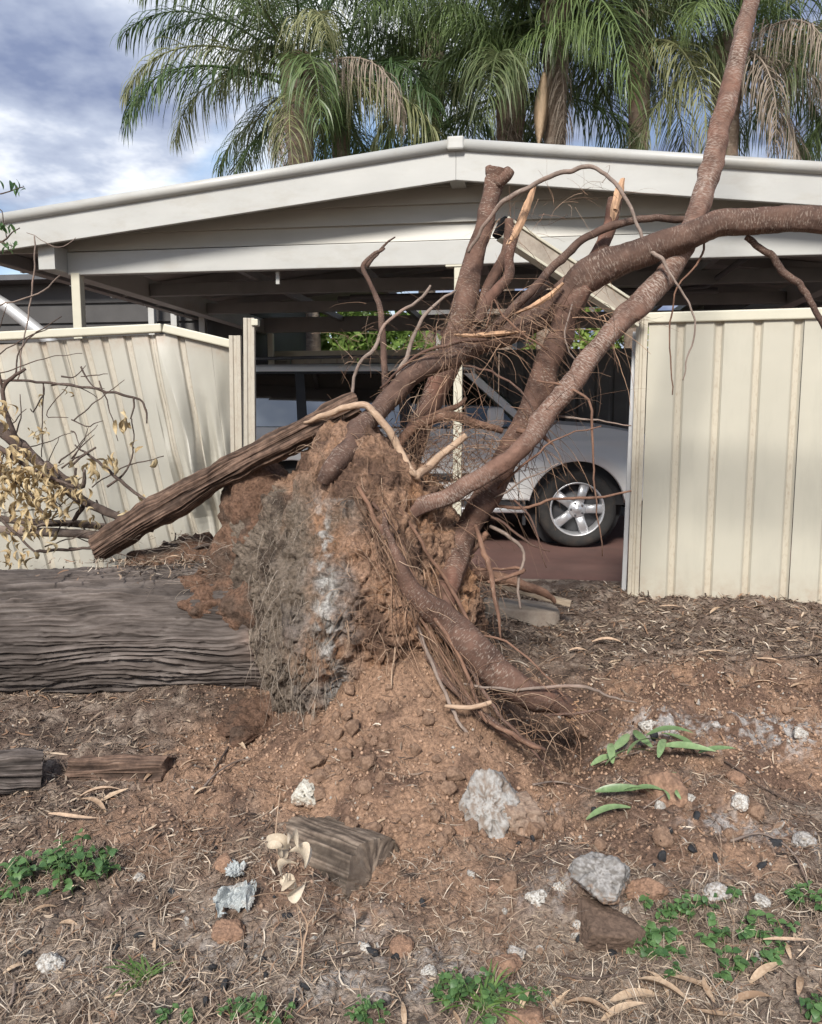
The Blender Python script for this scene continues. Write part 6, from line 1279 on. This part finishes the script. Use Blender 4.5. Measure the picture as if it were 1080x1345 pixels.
# ------------------------------------------------------------------ weeds and grass
M['weed'] = leafmat('weed_leaf', (0.048, 0.108, 0.036), (0.125, 0.225, 0.075), 0.5, 0.3)
M['weed_stem'] = plain('weed_stem', (0.10, 0.17, 0.05), 0.6, 0.2, 20)
M['grass'] = leafmat('grass_blade', (0.07, 0.14, 0.03), (0.18, 0.27, 0.08), 0.5, 0.3)
wl = [leaf_mesh('leaf', M['weed'], 1, .8, b, f, .02, 6) for b, f in ((.25, .12), (.35, .05), (.1, .2))]
def weed(label, px, py, wx, wy, nst, nleaf, size, h, seed, name='weed', seeds=()):
    c = gp(px, py); rt = thing(name, label, 'weed', tuple(c), 0, 'green weeds in the foreground'); q = random.Random(seed); mstem = MB(); k = 0; rx = wpx(wx, c) / 2; ry = rx * wy
    for s in range(nst):
        a, rr_ = q.uniform(0, 6.28), math.sqrt(q.random()); x, y = rr_ * rx * math.cos(a), rr_ * ry * math.sin(a)
        if 0.5 + 0.5 * math.sin(x * 23 + seed) * math.sin(y * 31 + seed * 2) < 0.18: continue
        z0 = gz(c[0] + x, c[1] + y) - c[2]; hh = h * q.uniform(.35, 1) * (1.15 - rr_ * .6); tx, ty = x + q.uniform(-.4, .4) * hh, y + q.uniform(-.4, .4) * hh - .1 * hh
        P = [np.array((x, y, z0 - .005)), np.array(((x + tx) / 2, (y + ty) / 2, z0 + hh * .6)), np.array((tx, ty, z0 + hh))]; mstem.tube(P, np.array((.0014, .0011, .0008)), 4)
        for j in range(max(2, nleaf // nst)):
            t = q.uniform(.3, 1.02); p = P[0] * (1 - t) ** 2 + 2 * P[1] * t * (1 - t) + P[2] * t * t; az_ = q.uniform(0, 6.28); L = size * q.uniform(.55, 1.2) * (1.1 - .35 * t); o = bpy.data.objects.new('leaf', wl[k % 3]); COL.objects.link(o); o.parent = rt; k += 1
            o.location = (p[0] + math.cos(az_) * L * .5, p[1] + math.sin(az_) * L * .5, p[2] + q.uniform(-.004, .004)); o.scale = (L,) * 3; o.rotation_euler = (q.uniform(-.45, .45), q.uniform(-.1, .55), az_)
    obj('stems', mstem.mesh('stems', M['weed_stem'], True), rt, False, kind='stuff')
weed('round-leaved green weed clump at the right below the whitish stone', 930, 1240, 215, .62, 95, 290, .033, .075, 3); weed('smaller green weed tuft joined to the left of the right clump', 855, 1250, 75, .6, 18, 50, .028, .05, 4)
weed('bushy green weed clump at the left edge', 70, 1155, 185, .5, 90, 295, .036, .13, 5)
weed('green weed clump at the bottom centre', 630, 1320, 130, .6, 46, 170, .028, .10, 6); weed('little green weed at the bottom edge left of the dead stem', 350, 1338, 70, .6, 20, 70, .025, .06, 7); weed('tiny green weed at the bottom edge far left', 232, 1342, 44, .6, 12, 40, .022, .05, 8)
weed('small green weed at the bottom edge between dead stem and centre clump', 480, 1340, 60, .5, 16, 52, .022, .05, 9); weed('small weed at the right edge above the dry leaves', 1062, 1185, 50, .8, 15, 48, .03, .07, 10); weed('small green weed in the lower right corner', 1070, 1332, 44, .8, 14, 46, .026, .06, 11); weed('small weed tuft right of the bottom centre clump', 712, 1310, 36, .8, 9, 26, .016, .04, 12)
weed('green weed at the bottom edge beside the little weed, left of centre', 310, 1335, 44, .6, 14, 44, .016, .05, 13)
def grass(label, px, py, n, L, spread, seed):
    c = gp(px, py); rt = thing('grass_tuft', label, 'grass', tuple(c), 0, 'grass tufts in the foreground'); q = np.random.default_rng(seed); blades = []
    for k in range(n):
        a = q.uniform(0, 6.28); d = np.array((math.cos(a) * spread, math.sin(a) * spread, 1.0)); d /= np.linalg.norm(d); p = np.array((q.normal() * .012, q.normal() * .012, -.005)); l = L * q.uniform(.5, 1.2); P = [p]
        for j in range(7): d = d + np.array((0, 0, -.16)) + q.normal(size=3) * .06; d /= np.linalg.norm(d); p = p + d * l / 7; P.append(p)
        P = np.array(P); s = np.array((-math.sin(a), math.cos(a), 0)); w = .0035 * np.array([.7, 1, 1, 1, .9, .7, .45, .05]); V = np.stack([P - s * w[:, None], P + s * w[:, None]], 1).reshape(-1, 3); b = np.arange(7) * 2
        obj('blade', mesh_np('blade', V, np.stack([b, b + 1, b + 3, b + 2], 1), None, M['grass'], True), rt, False)
grass('grass tuft with arching blades at lower left', 192, 1290, 26, .11, .8, 1); grass('grass blades arching out of the bottom centre weed clump', 635, 1325, 30, .14, .9, 2)

# ------------------------------------------------------------------ brush heap at the left: fallen branches with dried leaves
yl = [leaf_mesh('leaf', M['yellow_leaf'], 1, .36, b, f, c, 7) for b, f, c in ((.6, .5, .25), (-.6, .7, -.25), (.9, .4, .3))]
def branch(label, strokes, leaves=(), mat='twig', seed=0, name='fallen_branch', lsize=.075, lmesh=None):
    rt = thing(name, label, 'branch', tuple(at(*strokes[0][0][:3])))
    for k, pts in enumerate(strokes):
        limb('stem' if k == 0 else 'twig', pts, mat, rt, 10 if pts[0][3] > 6 else 6, seed + k, .14)
    q = random.Random(seed)
    for (px, py, Y, sx_, sy_, n) in leaves:
        for j in range(n):
            p = at(px + q.gauss(0, sx_), py + q.gauss(0, sy_), Y + q.uniform(-.1, .1)); o = bpy.data.objects.new('leaf', q.choice(lmesh or yl)); COL.objects.link(o); o.parent = rt; L = lsize * q.uniform(.55, 1.25); o.location = Vector(p) - rt.location; o.scale = (L,) * 3; o.rotation_euler = (q.uniform(-1.2, 1.2), q.uniform(.5, 1.7), q.uniform(0, 6.28))
    return rt
branch('dark fallen branch sloping down to the leaning timber, dried leaves on its tip', [[(-60, 505, 4.6, 18), (0, 560, 4.55, 17), (45, 605, 4.5, 16), (105, 655, 4.45, 14), (160, 680, 4.42, 12), (200, 695, 4.4, 9)], [(60, 608, 4.5, 8), (105, 640, 4.46, 7), (112, 615, 4.46, 4)], [(140, 640, 4.45, 4), (168, 615, 4.45, 3), (176, 580, 4.45, 2), (172, 550, 4.45, 2)], [(92, 612, 4.47, 4), (125, 588, 4.47, 3)], [(100, 645, 4.46, 5), (102, 615, 4.46, 4)]], ((147, 608, 4.45, 6, 8, 9), (168, 557, 4.45, 8, 6, 8), (120, 620, 4.46, 6, 10, 9), (180, 592, 4.45, 2, 4, 2), (198, 612, 4.45, 2, 3, 2), (202, 670, 4.42, 8, 6, 8)), seed=900)
branch('pale grey branch lying flat along the foot of the bent fence', [[(-60, 690, 4.7, 13), (30, 697, 4.65, 13), (90, 701, 4.6, 13), (155, 702, 4.55, 11)], [(30, 697, 4.6, 5), (80, 685, 4.6, 5), (150, 690, 4.55, 4), (180, 692, 4.5, 3)]], ((125, 688, 4.55, 5, 6, 6), (160, 682, 4.5, 4, 6, 6)), 'twig_grey', 920)
branch('dark branch lying just above the pale flat branch', [[(-60, 672, 4.75, 10), (20, 684, 4.7, 10), (90, 688, 4.62, 10), (150, 694, 4.55, 8)], [(90, 690, 4.6, 6), (110, 665, 4.6, 8), (104, 645, 4.58, 7)], [(45, 725, 4.5, 5), (130, 720, 4.45, 4)]], (), 'twig', 930)
branch('bundle of drooping dried yellow leaves on a branch at the left edge', [[(-60, 560, 4.4, 12), (0, 590, 4.38, 9), (50, 620, 4.35, 6), (100, 640, 4.33, 4)], [(-20, 610, 4.35, 6), (30, 640, 4.32, 4), (60, 680, 4.3, 3)], [(-20, 660, 4.3, 6), (20, 700, 4.28, 4), (50, 730, 4.25, 3)]], ((10, 612, 4.35, 14, 16, 64), (40, 630, 4.34, 20, 11, 60), (18, 650, 4.32, 16, 12, 54), (80, 652, 4.34, 18, 14, 46), (60, 672, 4.32, 16, 12, 30), (28, 695, 4.3, 8, 14, 20), (5, 725, 4.26, 10, 14, 16), (30, 748, 4.22, 8, 12, 9), (55, 715, 4.3, 10, 10, 9), (3, 540, 4.38, 5, 10, 9)), 'twig', 940, lsize=.068)
branch('long thin bare twig arching across the bent fence', [[(-30, 498, 4.7, 4), (15, 500, 4.7, 4), (60, 502, 4.7, 4), (110, 508, 4.68, 4), (165, 519, 4.66, 4), (183, 525, 4.66, 3), (193, 540, 4.65, 3), (193, 557, 4.65, 2)], [(177, 520, 4.66, 3), (172, 550, 4.65, 2)], [(57, 502, 4.7, 2), (56, 520, 4.7, 2), (45, 540, 4.7, 2), (40, 536, 4.7, 1.5)], [(57, 505, 4.7, 2), (55, 600, 4.7, 1.5)], [(90, 506, 4.7, 1.5), (60, 545, 4.7, 1.5), (90, 548, 4.7, 1)]], ((54, 525, 4.7, 3, 6, 4), (50, 570, 4.68, 8, 6, 14), (88, 516, 4.7, 3, 3, 2)), seed=960, lsize=.04)
branch('dark crooked twig rising at the left edge before the bent fence', [[(28, 590, 4.5, 7), (12, 555, 4.5, 7), (3, 520, 4.5, 6), (10, 500, 4.5, 6), (35, 483, 4.5, 4)], [(5, 510, 4.5, 4), (-5, 480, 4.5, 4), (-15, 450, 4.5, 3)], [(20, 495, 4.5, 3), (28, 455, 4.5, 2), (45, 440, 4.5, 2), (80, 415, 4.5, 1.5)], [(-10, 470, 4.5, 2), (40, 440, 4.5, 2), (70, 430, 4.5, 1.5)], [(0, 490, 4.5, 2), (60, 470, 4.5, 1.5), (110, 465, 4.5, 1)], [(18, 575, 4.5, 3), (28, 545, 4.5, 2), (25, 520, 4.5, 1.5)]], (), seed=980)
branch('straight bare twig leaning beside the dried leaf branch', [[(98, 585, 4.5, 2), (128, 605, 4.48, 4), (160, 632, 4.45, 5), (196, 660, 4.42, 4)], [(82, 615, 4.5, 3), (125, 588, 4.5, 2)], [(120, 640, 4.48, 2), (170, 610, 4.48, 2), (215, 600, 4.5, 1.5)]], (), seed=1000)
tl = [leaf_mesh('leaf', M['weed'], 1, .4, .2, .1, .05, 7)]
branch('green leafy twig reaching in at the upper left before the fascia', [[(-40, 330, 4.2, 3), (0, 318, 4.2, 3), (15, 308, 4.2, 2), (25, 298, 4.2, 1.5)], [(-20, 255, 4.2, 2), (5, 252, 4.2, 2), (30, 246, 4.2, 1.5)], [(0, 318, 4.2, 2), (20, 325, 4.2, 1.5)], [(8, 312, 4.2, 1.5), (3, 280, 4.2, 1.5), (-10, 265, 4.2, 1.5)]], ((8, 300, 4.2, 8, 4, 12), (12, 324, 4.2, 10, 5, 14), (15, 248, 4.2, 12, 4, 10)), seed=1020, name='leafy_twig', lsize=.045, lmesh=tl)
branch('pale wire-like stem hanging down before the left carport post', [[(45, 310, 4.6, 2), (45, 350, 4.6, 2.5), (40, 400, 4.6, 2.5), (30, 450, 4.6, 2), (25, 500, 4.6, 2)], [(80, 362, 4.6, 2), (50, 385, 4.6, 2.5), (0, 402, 4.6, 2.5), (-20, 408, 4.6, 2)], [(35, 305, 4.6, 1), (75, 325, 4.6, 1.2), (100, 312, 4.6, 1)]], (), 'twig_grey', 1040)
rt_ = random.Random(77); tw_ = []
for k in range(34):
    x0, y0_ = rt_.uniform(-30, 130), rt_.uniform(470, 720); a_ = rt_.uniform(-1.3, 1.3); l_ = rt_.uniform(30, 95); Yk = rt_.uniform(4.35, 4.8); b_ = rt_.uniform(-12, 12)
    tw_.append([(x0, y0_, Yk, rt_.uniform(1.4, 3.2)), (x0 + l_ * .5 * math.cos(a_), y0_ + l_ * .5 * math.sin(a_) + b_, Yk, 1.8), (x0 + l_ * math.cos(a_), y0_ + l_ * math.sin(a_) + b_ * .5, Yk - .05, 1.0)])
branch('tangle of fine bare twigs among the branches at the left edge', tw_, (), 'twig', 1100)
branch('bare dark twigs lying on the ground at the end of the leaning timber', [[(215, 712, 4.15, 4), (250, 722, 4.1, 5), (275, 715, 4.12, 5), (300, 722, 4.15, 3)], [(230, 700, 4.15, 2), (226, 730, 4.1, 2)], [(245, 715, 4.12, 3), (232, 745, 4.05, 2)]], (), 'twig', 1060)
